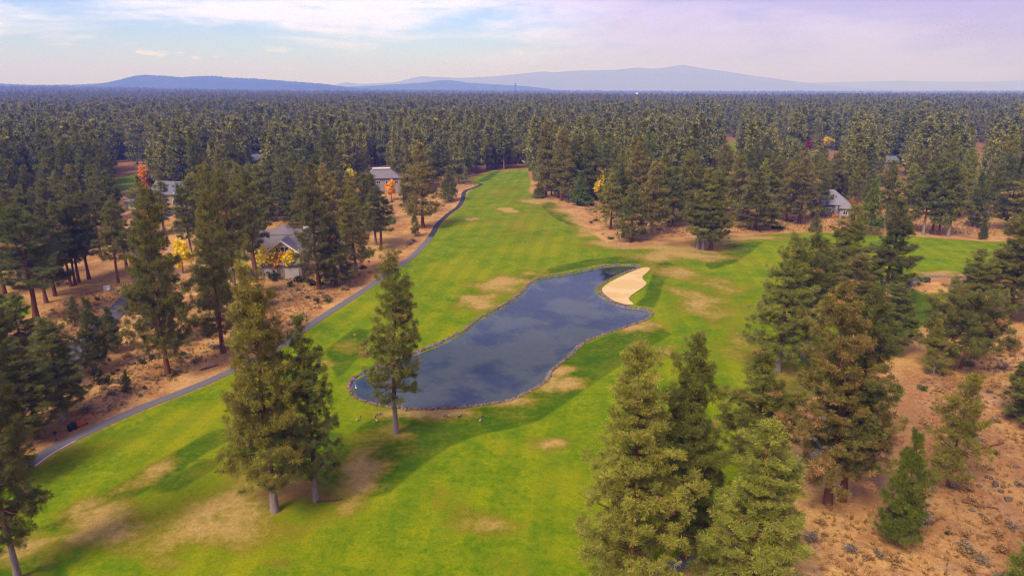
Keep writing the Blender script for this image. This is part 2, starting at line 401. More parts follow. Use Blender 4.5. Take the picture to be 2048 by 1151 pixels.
DRIVE = catmull(G([(420,545),(480,545),(530,549),(560,549)]), 6)
TURF = np.vstack([G([(-500,1700),(-140,1046),(30,951),(170,872),(280,823),(400,775),(490,733),(565,693),(640,641),(720,590),(790,540),(848,495),(868,468),(880,450),(905,427),(928,404),(932,388),(950,372),(935,366),(930,361),(955,352),(985,343),(1055,337),(1062,362),(1058,384),(1080,398),(1108,405),(1148,430),(1165,452),
 (1185,468),(1215,486),(1262,494),(1330,488),(1400,478),(1470,471),(1540,466),(1640,464),(1740,470),(1840,474),(1920,479),(1995,481),(2120,478),(2160,540),(1900,548),(1850,549),(1800,568),(1850,585),(1910,585),(1880,620),(1850,650),(1815,675),(1760,720),(1700,760),(1610,800),(1540,930),(1440,1090),(1310,1180),(1200,1330),(900,1700)])])
ROUGH_AND_SHADE = [G(p) for p in (
 [(1040,800),(1110,752),(1125,720),(1165,690),(1232,664),(1310,648),(1345,668),(1300,692),(1230,738),(1150,792),(1080,840),(1024,856),(960,869),(900,892),(840,932),(780,985),(725,1000),(700,960),(690,900),(720,850),(770,825),(860,822),(950,817)],
 [(60,1065),(120,1035),(200,990),(300,930),(420,862),(470,850),(470,875),(420,900),(330,960),(220,1020),(120,1060)],
 [(440,905),(560,860),(690,865),(700,960),(660,1000),(560,940),(470,920)], [(330,960),(420,910),(440,930),(350,985),(310,985)], [(-60,1100),(50,1088),(120,1110),(150,1200),(-60,1240)],
 [(1060,390),(1110,402),(1160,440),(1150,455),(1115,440),(1090,420),(1075,405)],
 [(1050,565),(1040,552),(1110,545),(1200,528),(1280,527),(1310,535),(1300,560),(1290,590),(1270,610),(1310,615),(1320,590),(1330,560),(1360,535),(1330,520),(1270,510),(1180,518),(1100,535)],
 [(1430,500),(1480,488),(1530,484),(1500,505),(1470,525),(1420,540),(1410,530)],  # shadow cast by the three pines, painted in as darker turf
 [(650,700),(710,655),(740,660),(730,700),(690,745),(680,770)],
 [(985,345),(1005,340),(985,355),(965,365),(955,362)],
 [(1640,700),(1700,640),(1800,560),(1910,585),(1880,620),(1815,675),(1700,760),(1560,860),(1540,800)])]
DRY = [(180,1045,85,42,.95),(300,950,34,34,.8),(430,1020,80,34,.75),(420,1075,150,34,.7),(570,975,130,45,.5),(715,945,46,40,1.1),(728,905,26,22,.8),(700,1010,34,18,.7),(960,1045,62,24,.7),(1105,884,42,12,.95),
 (1122,745,30,12,1.15),(1130,762,38,14,1.1),(1095,772,40,12,.8),(1020,800,60,9,.8),(880,826,70,8,1.0),(800,830,60,10,.8),(640,850,40,14,.3),(760,875,60,26,.55),(800,872,26,8,.7),(860,1000,40,30,.25),
 (1010,570,52,17,1.0),(965,605,45,18,.95),(1075,545,30,8,.4),(1265,657,40,8,1.1),(1300,650,40,9,.8),(1380,592,42,22,.7),(1440,570,30,16,.55),(1420,620,50,20,.5),(1350,540,50,16,.75),(1345,512,95,14,1.0),(1400,495,80,12,1.0),(1340,496,110,9,1.0),(1480,475,90,7,1.0),
 (944,438,12,3,1.3),(1013,421,18,4,1.3),(1060,440,60,40,.12),(1085,402,40,7,.9),(1130,420,32,9,.9),(1160,440,22,14,1.0),(1180,462,36,12,1.0),(1240,488,60,9,.95),(1335,700,22,12,.9),(1500,690,60,30,.45),(1560,750,60,24,.5),(1880,545,60,6,.9),(1890,600,22,26,.6),(1700,505,60,10,.3),(1950,478,80,4,.7),
 (560,740,40,20,.3),(650,728,26,6,.9),(760,560,40,20,.3),(700,690,30,14,.5),(60,1085,40,20,.7),(20,1100,40,30,.6),(100,925,60,10,.35),(1010,380,30,10,.25),(940,365,14,6,.7),(1010,1130,60,26,.25),(560,1130,40,12,.6),(330,1130,60,18,.4),(350,1060,230,60,.13),(480,1020,120,60,.15),(150,1090,150,50,.12),(1000,430,150,80,.16),(900,820,160,20,.25),(1450,600,140,60,.2)]
LITTER = [(1860,960,300,230,.68),(590,985,75,22,.9),(1340,480,60,10,.8),(1380,484,60,8,.7),(170,560,90,40,.6),(80,870,60,30,.6),(120,870,70,22,.9),(1750,1010,120,50,.7),(1930,770,90,22,.8),(2030,620,60,30,.7),(560,400,60,14,.4),(1700,430,60,8,.7),(210,720,60,18,.6),(330,745,40,12,.5)]
CLEAR = [G(p) for p in ([(840,395),(880,372),(930,372),(930,420),(880,460),(830,470),(800,440)], [(235,330),(300,330),(300,372),(235,382)], [(735,296),(770,296),(772,318),(735,318)],
 [(1443,275),(1470,275),(1470,312),(1443,312)], [(1395,385),(1455,392),(1460,460),(1395,462)], [(1940,290),(1965,290),(1975,312),(1945,312)], [(1540,425),(1700,425),(1720,470),(1540,470)])]
LAWN = [G(p) for p in ([(-60,590),(45,598),(66,625),(40,640),(-60,650)], [(225,365),(235,352),(300,345),(330,352),(300,372),(240,383)], [(700,322),(735,300),(775,298),(775,318),(730,322)], [(1440,285),(1475,283),(1476,305),(1440,307)], [(60,385),(110,378),(120,400),(70,405)], [(440,510),(490,500),(490,530),(440,530)])]
def ell(lst, x, y):
    a = np.zeros(x.shape)
    for (px, py, rx, ry, s) in lst:
        gx, gy = ground_pt(px, py)
        mx = ground_pt(px+rx, py)[0]-gx; my = abs(ground_pt(px, py-ry)[1]-ground_pt(px, py+ry)[1])/2
        q = min(mx, my)*.30; xw = x + q*np.sin(y*1.9/max(my, 2)+px) + q*.7*np.sin(y*4.3/max(my, 2)+x*1.3/max(mx, 2)+py); yw = y + q*1.2*np.sin(x*2.2/max(mx, 2)+py) + q*.8*np.sin(x*5.1/max(mx, 2)-px)
        d = np.sqrt(((xw-gx)/mx)**2 + ((yw-gy)/my)**2)
        a = np.maximum(a, s*sst(1.75, 0.1, d)) if s >= .5 else a + s*sst(1.5, 0.3, d)
    return a
def hgt(x, y):
    x = np.asarray(x, float); y = np.asarray(y, float)
    flat = 1 - sst(18, 60, -np.minimum(0, poly_sd(x, y, POND[::6])))
    r = np.sqrt(x*x+y*y)
    u = 0.32*np.sin(x*0.071+1.3)*np.cos(y*0.058+0.4) + 0.16*np.sin(x*0.17+y*0.11) + 0.12*np.sin(y*0.21-x*0.06+2)
    u = u*(1-flat)*(1-sst(500, 900, r)*0.5)
    s = x/np.maximum(y, 50)
    far = sst(1400, 4800, y)
    u = u + far*(26*sst(-0.25, -0.75, s) - 24*sst(-0.3, 0.35, s)) + sst(900, 3000, y)*3*np.sin(x*0.0021+1)*np.sin(y*0.0016)
    return u
def h1(x, y): return float(hgt(np.array([x]), np.array([y]))[0])

def axis(lo, hi, step, far_lo, far_hi, gr):
    a = list(np.arange(lo, hi, step)); s = step; v = a[-1]
    while v < far_hi: s *= gr; v += s; a.append(v)
    s = step; v = lo; pre = []
    while v > far_lo: s *= gr; v -= s; pre.append(v)
    return np.array(pre[::-1] + a)
gxs = axis(-215, 215, 1.35, -22000, 22000, 1.13); gys = axis(52, 380, 1.25, -1500, 24000, 1.055)
gx, gy = np.meshgrid(gxs, gys); nx, ny = len(gxs), len(gys); gx, gy = gx.ravel(), gy.ravel()
gz = hgt(gx, gy)
near = (np.abs(gx) < 700) & (gy > -50) & (gy < 1400)
def on(f, fill):
    a = np.full(gx.shape, fill, float); a[near] = f(gx[near], gy[near]); return a
a_turf = on(lambda x, y: np.maximum.reduce([poly_sd(x, y, TURF)] + [poly_sd(x, y, p) for p in LAWN]), -50)
a_rough_shade = on(lambda x, y: np.maximum.reduce([poly_sd(x, y, p) for p in ROUGH_AND_SHADE]), -20)
a_dry = on(lambda x, y: ell(DRY, x, y), 0); a_lit = on(lambda x, y: ell(LITTER, x, y), 0); a_lit = np.maximum(a_lit, .95*sst(330, 480, np.sqrt(gx**2+gy**2))*sst(1, -4, a_turf))
pond = on(lambda x, y: poly_sd(x, y, POND), -50); bunk = on(lambda x, y: poly_sd(x, y, BUNKER), -50)
gz = np.where(pond > 0, -np.clip(pond*0.55, 0, 1.5), gz); gz = np.where(bunk > 0, -np.clip(bunk*0.8, 0, 0.7), gz)
ii = (np.arange(ny-1)[:, None]*nx + np.arange(nx-1)[None, :]).ravel()
gme = mesh_np('ground', np.c_[gx, gy, gz], np.c_[ii, ii+1, ii+nx+1, ii+nx], (M['ground'],), True,
    dict(turf=('POINT', np.clip(a_turf, -20, 20)), rough=('POINT', np.clip(a_rough_shade, -12, 12)), dry=('POINT', a_dry), litter=('POINT', np.clip(a_lit, 0, 1)), bed=('POINT', np.clip(pond, -2, 4))))
tag(link('ground', gme), kind='structure', label='green mown turf running into dry tan ground under the pines')

# pond
def offset(P, d):
    P = np.asarray(P); t = np.roll(P, -1, 0) - np.roll(P, 1, 0); t /= np.linalg.norm(t, axis=1)[:, None]
    nrm = np.c_[t[:, 1], -t[:, 0]]
    if poly_sd(np.array([P[0, 0]+nrm[0, 0]*.2]), np.array([P[0, 1]+nrm[0, 1]*.2]), P)[0] > 0: nrm = -nrm
    return P + nrm*d                         # positive = outwards
wat = cdt_sheet('pond_water', offset(POND, -0.15), lambda x, y: np.full(x.shape, -0.28), M['water'], 6.0, True)
tag(wat, kind='structure', label='still blue pond water beside the sand bunker')
a, b = offset(POND, 0.25), offset(POND, -0.75); n = len(a)
V = np.vstack([np.c_[a, np.full(n, 0.05)], np.c_[b, np.full(n, -0.42)]]); i = np.arange(n); j = (i+1) % n
tag(link('pond_liner', mesh_np('pond_liner', V, np.c_[i, j, j+n, i+n], (M['liner'],))), kind='structure', label='pale grey liner strip round the edge of the pond')
# rock edging: thousands of stones a few pixels each
t = (1+5**.5)/2
ICO = np.array([(-1,t,0),(1,t,0),(-1,-t,0),(1,-t,0),(0,-1,t),(0,1,t),(0,-1,-t),(0,1,-t),(t,0,-1),(t,0,1),(-t,0,-1),(-t,0,1)], float)/math.sqrt(1+t*t)
ICOF = np.array([(0,11,5),(0,5,1),(0,1,7),(0,7,10),(0,10,11),(1,5,9),(5,11,4),(11,10,2),(10,7,6),(7,1,8),(3,9,4),(3,4,2),(3,2,6),(3,6,8),(3,8,9),(4,9,5),(2,4,11),(6,2,10),(8,6,7),(9,8,1)])
def stones(pos, size, rng):
    k = len(pos); v = ICO[None]*(1+rng.uniform(-.3, .3, (k, 12, 1)))*(size[:, None, None]*rng.uniform(.65, 1.3, (k, 1, 3)))
    an = rng.uniform(0, 6.3, k); c, s = np.cos(an)[:, None], np.sin(an)[:, None]
    v = np.stack([v[..., 0]*c-v[..., 1]*s, v[..., 0]*s+v[..., 1]*c, v[..., 2]*.8], -1) + pos[:, None]
    f = ICOF[None] + (np.arange(k)*12)[:, None, None]
    return v.reshape(-1, 3), f.reshape(-1, 3), np.repeat(rng.random(k), 20)
rng = np.random.default_rng(5)
per = np.linalg.norm(np.roll(POND, -1, 0)-POND, axis=1); tot = per.sum(); nst = int(tot*13)
seg = rng.choice(len(POND), nst, p=per/tot); u = rng.random(nst)[:, None]
wd = 0.55 + 0.45*np.sin(np.cumsum(per)[seg]*0.07)**2
off = rng.uniform(-0.1, 1.0, nst)*wd*0.85
outer = offset(POND, 1.0)-POND
pos = POND[seg]*(1-u)+np.roll(POND, -1, 0)[seg]*u + outer[seg]*off[:, None]
pz = np.where(off < 0, -0.05, 0.08)
v, f, tn = stones(np.c_[pos, pz], rng.uniform(.09, .27, nst), rng)
tag(link('pond_edge_stones', mesh_np('pond_edge_stones', v, f, (M['rock'],), False, dict(tint=('FACE', tn)))), kind='stuff', label='band of small brown and grey stones edging the pond', cat='stones')
bz = lambda x, y: 0.07 - 0.35*sst(0.2, 4.5, poly_sd(x, y, BUNKER)) + 0.25*sst(-0.0, 9, y-ground_pt(1250, 590)[1])*sst(0.5, 4, poly_sd(x, y, BUNKER))
tag(cdt_sheet('sand_bunker', BUNKER, bz, M['sand'], 0.9), kind='structure', label='pale sand bunker lying against the pond edge')

# paths
def ribbon(name, P, wid, mat, label, fresh=None, z=0.07):
    t = np.gradient(P, axis=0); t /= np.linalg.norm(t, axis=1)[:, None]; nr = np.c_[-t[:, 1], t[:, 0]]
    A, B = P+nr*wid/2, P-nr*wid/2; n = len(P)
    za, zb = hgt(*A.T), hgt(*B.T)
    V = np.vstack([np.c_[A, za-.15], np.c_[A, za+z], np.c_[B, zb+z], np.c_[B, zb-.15]])
    i = np.arange(n-1); Fc = np.vstack([np.c_[i+k*n, i+k*n+1, i+(k+1)*n+1, i+(k+1)*n] for k in range(3)])[:, ::-1]
    fr = np.zeros(n) if fresh is None else fresh(P)
    return tag(link(name, mesh_np(name, V, Fc, (mat,), False, dict(fresh=('POINT', np.tile(fr, 4))))), kind='structure', label=label), A, B
fresh = lambda P: sst(ground_pt(860, 474)[1]-3, ground_pt(860, 474)[1]+3, P[:, 1])
_, pa, pb = ribbon('cart_path', PATH, 2.1, M['asphalt'], 'grey asphalt cart path winding along the left edge of the fairway', fresh)
ribbon('cart_path', PATH2, 1.7, M['asphalt'], 'grey cart path half hidden under the pines on the dry ground')
ribbon('road', ROAD, 5.2, M['asphalt'], 'dark asphalt lane leading to the slate roofed house', lambda P: np.full(len(P), .52))
ribbon('driveway', DRIVE, 5.0, M['asphalt'], 'grey driveway in front of the beige gabled house')
kp = [p for p in pb if p[1] < ground_pt(150, 880)[1]]
kp = np.array(kp); kz = hgt(*kp.T); n = len(kp); tt = np.gradient(kp, axis=0); tt /= np.linalg.norm(tt, axis=1)[:, None]; nn = np.c_[tt[:, 1], -tt[:, 0]]
V = np.vstack([np.c_[kp+nn*.02, kz-.1], np.c_[kp+nn*.02, kz+.15], np.c_[kp+nn*.20, kz+.15], np.c_[kp+nn*.20, kz-.1]]); i = np.arange(n-1)
tag(link('kerb', mesh_np('kerb', V, np.vstack([np.c_[i+k*n, i+k*n+1, i+(k+1)*n+1, i+(k+1)*n] for k in range(3)])[:, ::-1], (M['kerb'],))), kind='structure', label='pale concrete kerb between cart path and tee turf')

# ------------------------------------------------------------------ pine prototypes
def nrm(a): return a/(np.linalg.norm(a, axis=-1, keepdims=True)+1e-9)
def pine_parts(seed, h, r, base, nb, tpb, blades, tl, tw, dead=.02, shape='mature', bside=3, gap=0.0):
    rg = np.random.default_rng(seed)
    # trunk
    k = 12; zz = np.linspace(0, 1, k)**0.9
    bend = np.c_[np.cumsum(rg.normal(0, .010*h, k))*zz, np.cumsum(rg.normal(0, .010*h, k))*zz, zz*h]; bend[0, :2] = 0
    bend[:, :2] -= bend[:1, :2]
    r0 = h*0.0118 if shape != 'young' else h*0.011
    tr = r0*(1-zz)**0.85 + 0.02; tr[0] *= 1.45; tr[1] *= 1.05
    tv, tf = tube_arrays(bend, tr, 9)
    # branches
    t = np.sort(rg.random(nb)**0.9); z = h*(base + t*(0.985-base))
    if shape == 'mature': pf = np.minimum(1, (t/0.16+.35))**0.6*(1-t)**0.62*1.10
    elif shape == 'young': pf = np.minimum(1, t/0.08+.4)*(1-t)**0.85
    else: pf = np.minimum(1, (t/0.3+.25))*np.sqrt(np.maximum(0, 1-t**2.2))
    pf = pf*(1 + 0.09*np.sin(t*11+seed)+0.05*np.sin(t*29+seed*2))
    az = np.arange(nb)*2.39996 + rg.normal(0, .5, nb)
    lob = 1 + 0.22*np.sin(az*2+seed+t*5) + 0.12*np.sin(az*3+seed*1.7-t*9)
    L = np.maximum(r*pf*lob*rg.uniform(.58, 1.14, nb), 0.05*r + .35)
    L = np.minimum(L, 1.10*r)
    keep = rg.random(nb) > gap; t, z, az, L = t[keep], z[keep], az[keep], L[keep]; nb = len(t)
    e0 = np.interp(t, [0, .3, .7, 1], [-.30, -.08, .22, .95]) + rg.normal(0, .12, nb)
    if shape == 'young': e0 = np.interp(t, [0, .5, 1], [.05, .3, 1.1]) + rg.normal(0, .1, nb)
    cx = np.interp(z, bend[:, 2], bend[:, 0]); cy = np.interp(z, bend[:, 2], bend[:, 1])
    S = np.c_[cx, cy, z]; H = np.c_[np.cos(az), np.sin(az), np.zeros(nb)]; cur = rg.uniform(.10, .34, nb)
    def P(i, s): return S[i] + L[i][:, None]*(H[i]*s[:, None] + np.c_[np.zeros((len(i), 2)), (e0[i]*s + cur[i]*s*s)])
    bv, bf = [], []
    if bside:
        ss = np.array([0, .35, .7, 1.0])
        for b in range(nb):
            pts = P(np.full(4, b), ss); rr = np.array([1, .72, .42, .14])*(0.018*L[b]+0.015)
            v, f = tube_arrays(pts, rr, bside); o = sum(len(x) for x in bv); bv.append(v); bf += [tuple(q+o for q in ff) for ff in f]
    # tufts
    nt = np.maximum(3, (1.38*tpb*(L/r)**1.35*rg.uniform(.7, 1.3, nb))).astype(int)
    bi = np.repeat(np.arange(nb), nt); m = len(bi)
    nc = 6; cs = 0.18 + 0.84*rg.random((nb, nc))**0.66; cl_ = rg.normal(0, 1, (nb, nc)); ci_ = rg.integers(0, nc, m)
    s = np.clip(cs[bi, ci_] + rg.normal(0, .055, m), .1, 1.08)
    pos = P(bi, s); side = np.c_[-H[bi, 1], H[bi, 0], np.zeros(m)]
    wid = L[bi]*(0.10 + 0.22*np.minimum(1, (1.15-s)*1.6))
    pos = pos + side*(cl_[bi, ci_]*wid + rg.normal(0, .05, m)*L[bi] + rg.normal(0, .12, m))[:, None] + np.c_[np.zeros((m, 2)), rg.normal(.02, .055, m)*L[bi] + rg.normal(0, .12, m)]
    lead = np.c_[rg.normal(bend[-1, 0], .10, 14), rg.normal(bend[-1, 1], .10, 14), h - rg.random(14)*.08*h]
    pos = np.vstack([pos, lead]); bi2 = np.r_[H[bi], rg.normal(0, .3, (14, 3))]; m = len(pos)
    td = nrm(bi2*0.75 + np.array([0, 0, .85]) + rg.normal(0, .35, (m, 3)))
    dd = nrm(td[:, None]*0.42 + rg.normal(0, .64, (m, blades, 3)))
    sd = nrm(np.cross(dd, rg.normal(0, 1, (m, blades, 3))))
    ln = tl*rg.uniform(.65, 1.2, (m, 1, 1))*rg.uniform(.75, 1.15, (m, blades, 1))
    c = np.repeat(pos[:, None], blades, 1)
    a1 = c + ln*(dd + tw*sd); a2 = c + ln*(dd - tw*sd)
    nn = np.cross(a1-c, a2-c); flip = (nn*td[:, None]).sum(-1) < 0
    a1f = np.where(flip[..., None], a2, a1); a2f = np.where(flip[..., None], a1, a2)
    cv = np.stack([c - dd*ln*0.08, a1f, a2f], 2).reshape(-1, 3)
    cf = np.arange(len(cv)).reshape(-1, 3)
    tint = np.repeat(np.clip(rg.normal(.5, .22, m), 0, 1), blades); tint = np.clip(tint + rg.normal(0, .10, len(tint)), 0, 1)
    # the trees' own rusty cones and dying needles sit mostly inside and in runs along a branch
    bd = rg.random(nb) < dead*2.5
    dm = np.r_[bd[bi] & (rg.random(len(bi)) < .55), np.zeros(14, bool)] | (rg.random(m) < dead)
    dv = np.repeat(dm*1.0, blades)
    if bv:
        o = len(tv); tv = np.vstack([tv] + bv); tf = tf + [tuple(q+o for q in ff) for ff in bf]
    return (tv, tf), (cv, cf, tint, dv)
def pine_proto(name, **kw):
    (tv, tf), (cv, cf, ti, dv) = pine_parts(**kw)
    tm = mesh_np('trunk', tv, tf, (M['bark'],), True)
    cm = mesh_np('crown', cv, cf, (M['needles'],), False, dict(tint=('FACE', ti), dead=('FACE', dv)))
    return dict(h=kw['h'], r=kw['r'], trunk=tm, crown=cm)
def pine_single(name, **kw):
    (tv, tf), (cv, cf, ti, dv) = pine_parts(**kw)
    tq = np.array(tf); tt = np.vstack([tq[:, [0, 1, 2]], tq[:, [0, 2, 3]]])
    V = np.vstack([cv, tv]); Fc = np.vstack([cf, tt+len(cv)])
    me = mesh_np(name, V, Fc, (M['needles'], M['bark']), False, dict(tint=('FACE', np.r_[ti, np.zeros(len(tt))]), dead=('FACE', np.r_[dv, np.zeros(len(tt))])), np.r_[np.zeros(len(cf)), np.ones(len(tt))])
    return me
NEAR = dict(tl=.46, tw=.050, blades=30)
MIDK = dict(tl=.75, tw=.11, blades=11, bside=0)
def both(k, **kw):
    PR[k] = pine_proto(k, **{**kw, **NEAR, 'bside': 3})
    PR[k+'m'] = pine_proto(k, **{**kw, **MIDK, 'nb': int(kw['nb']*.75), 'tpb': kw['tpb']*.60})
PR = {}
both('M0', seed=1, h=30, r=4.9, base=.13, nb=188, tpb=38, dead=.002)
both('M1', seed=2, h=30, r=4.9, base=.16, nb=150, tpb=34, dead=.008, gap=.08)
both('M2', seed=3, h=30, r=5.0, base=.18, nb=140, tpb=36, dead=.022, gap=.06)
both('M3', seed=4, h=30, r=5.0, base=.12, nb=185, tpb=35, dead=.004)
both('M4', seed=5, h=30, r=4.3, base=.30, nb=118, tpb=34, dead=.003, gap=.05)
both('M5', seed=16, h=30, r=4.7, base=.09, nb=180, tpb=33, dead=.003)
both('B0', seed=6, h=30, r=5.2, base=.13, nb=170, tpb=33, dead=.045, gap=.05)
both('S0', seed=7, h=16, r=4.0, base=.14, nb=100, tpb=22, dead=.01, gap=.1)
both('Y0', seed=8, h=14, r=3.6, base=.05, nb=150, tpb=22, dead=.004, shape='young')
both('Y1', seed=9, h=14, r=3.4, base=.08, nb=110, tpb=20, dead=.01, shape='young')
both('L0', seed=10, h=14, r=6.4, base=.14, nb=95, tpb=52, dead=.01, shape='round')
HUE = dict(ol=(.190, .184, .024), dk=(.145, .148, .024), yl=(.228, .238, .034), br=(.165, .205, .012), bn=(.212, .180, .034), bl=(.140, .148, .036))
TR = random.Random(11)
TREES = []      # (x, y, radius) of everything placed
def add_pine(px, py, ty, wpx, kind, hue, label, group=None, rz=None):
    x, y = ground_pt(px, py); z = h1(x, y)
    h = height_at(y, ty) - z; dep = proj(x, y, h*.5)[2]
    rad = wpx/2/F*dep*0.98
    return put_pine(x, y, z, h, rad, kind, hue, label, group, rz)
def put_pine(x, y, z, h, rad, kind, hue, label, group=None, rz=None):
    dep = proj(x, y, h*.5)[2]
    p = PR[kind + ('m' if dep > 235 else '')]
    e = empty('pine_tree', (x, y, z-.05), TR.uniform(0, 6.28) if rz is None else rz)
    e.scale = (rad/p['r'], rad/p['r'], h/p['h'])
    tk = link('trunk', p['trunk'], e); rd_ = 1.0 if (' red ' in ' '+label or label.startswith('red ') or 'red trunked' in label or (('grey' not in label) and ('pale' not in label) and TR.random() < .45)) else 0.0
    tk.color = (rd_, rd_, rd_, 1); c = link('crown', p['crown'], e)
    b = HUE[hue]; j = TR.uniform(.88, 1.14); c.color = (b[0]*j*TR.uniform(.93, 1.07), b[1]*j, b[2]*j, 1)
    tag(e, label, 'tree', group); TREES.append((x, y, rad)); return e
def looks(h, kind, hue):
    sz = 'towering' if h > 29 else 'tall' if h > 25 else 'medium' if h > 20.5 else 'short'
    hw = dict(ol='olive', dk='dark green', yl='yellowish', br='bright green', bn='brownish', bl='bluish green')[hue]
    fm = dict(M0='full crowned', M1='open branched', M2='rusty flecked', M3='dense', M4='bare stemmed', M5='low branched', B0='rust patched', S0='sparse', Y0='conical', Y1='slim', L0='broad')[kind]
    return f'{sz} {hw} {fm} pine'
near_list = [
 (550,1022,530,186,'M0','ol','tall dense pine with grey trunk, taller of the pair on the littered turf'),
 (632,1000,630,140,'M1','ol','shorter open pine of the pair on the littered turf, beside the bare sandy patch'),
 (792,865,497,140,'M2','ol','lone pine with rusty needle clusters standing at the near tip of the pond'),
 (36,1156,590,160,'M1','dk','dark pine with pale grey trunk at the lower end of the tee turf'),
 (1258,1196,690,250,'M3','yl','broad yellowish green pine on the turf edge, outermost of the grove beside the fairway'),
 (1368,1112,662,178,'M0','ol','olive pine with thick red trunk beside the broad yellowish pine'),
 (1486,1222,846,235,'M5','yl','pale green pine standing over the half hidden cart path'),
 (1500,965,688,165,'M2','ol','olive pine behind the pale green pine at the cart path'),
 (1655,1006,562,205,'B0','bn','big red trunked pine full of rusty dead needles'),
 (1684,999,572,180,'M2','dk','darker pine with leaning dark trunk beside the rusty red trunked pine'),
 (1792,1092,872,112,'Y0','br','bright green conical young pine with branches down to the dry ground'),
 (1896,972,742,112,'S0','ol','sparse young pine with crooked dark red base on the dry slope'),
 (1920,738,590,168,'L0','dk','broad low dark green pine spreading over the red litter'),
 (1866,752,640,58,'Y1','ol','small thin pine with pale stem beside the broad low dark pine'),
 (1930,646,497,106,'M5','ol','pyramid shaped olive pine beside the end of the second cart path'),
 (2012,640,410,150,'M0','dk','tall wide pine behind the pyramid shaped pine, at the red litter'),
 (2066,850,690,128,'M5','ol','wide branched pine on the dry slope beyond the sparse young pine'),
 (2068,1224,1030,150,'Y0','br','bright yellow green young pine low on the dry slope'),
 (1555,742,468,140,'M3','yl','yellowish pine with pale flared trunk on the shaded turf'),
 (1607,716,462,118,'M2','dk','dark pine with leaning grey trunk next to the yellowish pine on the shaded turf'),
 (1768,604,400,108,'M5','dk','dense dark green pine in front of the second fairway'),
 (1690,604,412,108,'M5','ol','bright topped olive pine next to the dense dark pine before the second fairway'),
 (1697,650,505,108,'B0','bn','brownish pine covered in old cones amid the greener grove pines'),
 (1634,640,478,104,'M5','ol','slim olive pine between the dark leaning pine and the brownish pine'),
 (1782,706,566,100,'M3','yl','light olive pine at the edge of the shaded turf, next to the brownish pine'),
 (1396,497,332,82,'M4','ol','slimmest pale stemmed pine of the three growing together on the tan turf'),
 (1406,500,336,76,'M1','yl','middle pale stemmed pine of the three growing together on the tan turf'),
 (1421,500,342,86,'M3','ol','bushiest pine of the three growing together on the tan turf'),
 (1510,458,345,84,'M5','ol','bushy olive pine with twin red trunks at the edge of the tan strip'),
 (1598,447,318,76,'M1','bn','brownish red trunked pine beside the pale grey house roofs'),
 (1628,463,425,24,'Y0','dk','little dark conical pine in front of the pale grey house'),
 (1221,460,345,60,'M2','ol','pine with dark trunk nearest the boulders at the fairway edge'),
 (1264,482,368,62,'M5','ol','light olive pine by the white marker post at the fairway edge'),
 (1303,470,318,70,'M3','bn','brownish pine amid low shrubs behind the tan strip'),
 (337,752,372,132,'M3','ol','big full olive pine leaning over the lane, with flared brown trunk'),
 (318,690,400,90,'M0','dk','dark pine half hidden behind the big olive pine at the lane'),
 (446,705,425,112,'M1','ol','pine with bare lower branches behind the taller pine of the turf pair'),
 (436,640,332,84,'M5','ol','tall olive pine beside the orange yellow aspen'),
 (73,640,410,124,'M4','dk','tall dark pine with long bare leaning trunk beside the yellow lawn'),
 (514,562,335,64,'M4','ol','red trunked pine at the end of the driveway by the beige house'),
 (638,577,325,92,'M1','bn','rusty tinged pine with red trunk in front of the beige house'),
 (672,570,430,84,'M5','dk','dark bushy pine between the rusty tinged pine and the cart path'),
 (712,546,362,84,'M1','ol','pine with grey trunk above a round dark shrub near the cart path'),
 (762,497,372,68,'M4','dk','slender dark pine on a bare stem near the cart path'),
 (752,488,385,58,'M4','ol','second slender bare stemmed pine just behind the dark slender one'),
 (846,457,288,82,'M1','bn','tall brownish pine with red trunk at the bend of the dark path'),
 (832,473,425,24,'Y1','ol','small sapling pine in front of the tall brownish pine at the bend'),
 (897,402,334,44,'Y0','ol','compact pyramid pine beside the dark stretch of path'),
 (193,742,603,72,'Y0','dk','dark green young pine beside the lane, larger of two'),
 (228,704,618,58,'Y0','dk','dark green young pine beside the lane, smaller of two'),
 (150,650,593,36,'Y1','dk','small dark cone shaped pine on the dry ground across the lane'),
 (256,786,738,26,'Y1','ol','thin little sapling among shrubs beside the cart path'),
 (1165,412,345,44,'Y0','br','yellow green young pine at the fairway edge near the boulders'),
 (1078,397,368,32,'Y0','ol','low bushy pine at the corner of the far fairway'),
 (1966,477,440,20,'Y0','dk','tiny dark pine at the edge of the second fairway'),
 (1730,470,360,52,'Y0','br','bright green cone shaped tree beside the pale grey house'),
]
for a in near_list: add_pine(*a)
LB = {'L1': 'dark pine in the stand by the bench', 'L2': 'bare stemmed pine in the cluster on red litter across the lane',
 'R1': 'pine in the open row behind the second fairway', 'F1': 'pine in the tight stand at the far fairway corner', 'W1': 'pine in the row between the lane and beige house', 'W2': 'pine on the slope between the beige and hip roofed houses', 'W3': 'pine between lane and slate roofed house', 'R2': 'pine on the bank in front of the whitish roofed house'}
GR = {'L1': 'pines of the stand by the bench', 'L2': 'pines of the cluster across the lane', 'R1': 'pines behind the second fairway', 'F1': 'pines at the far fairway corner', 'W1': 'pines between the lane and the beige house', 'W2': 'pines between the two houses', 'W3': 'pines between lane and slate house', 'R2': 'pines before the whitish roofed house'}
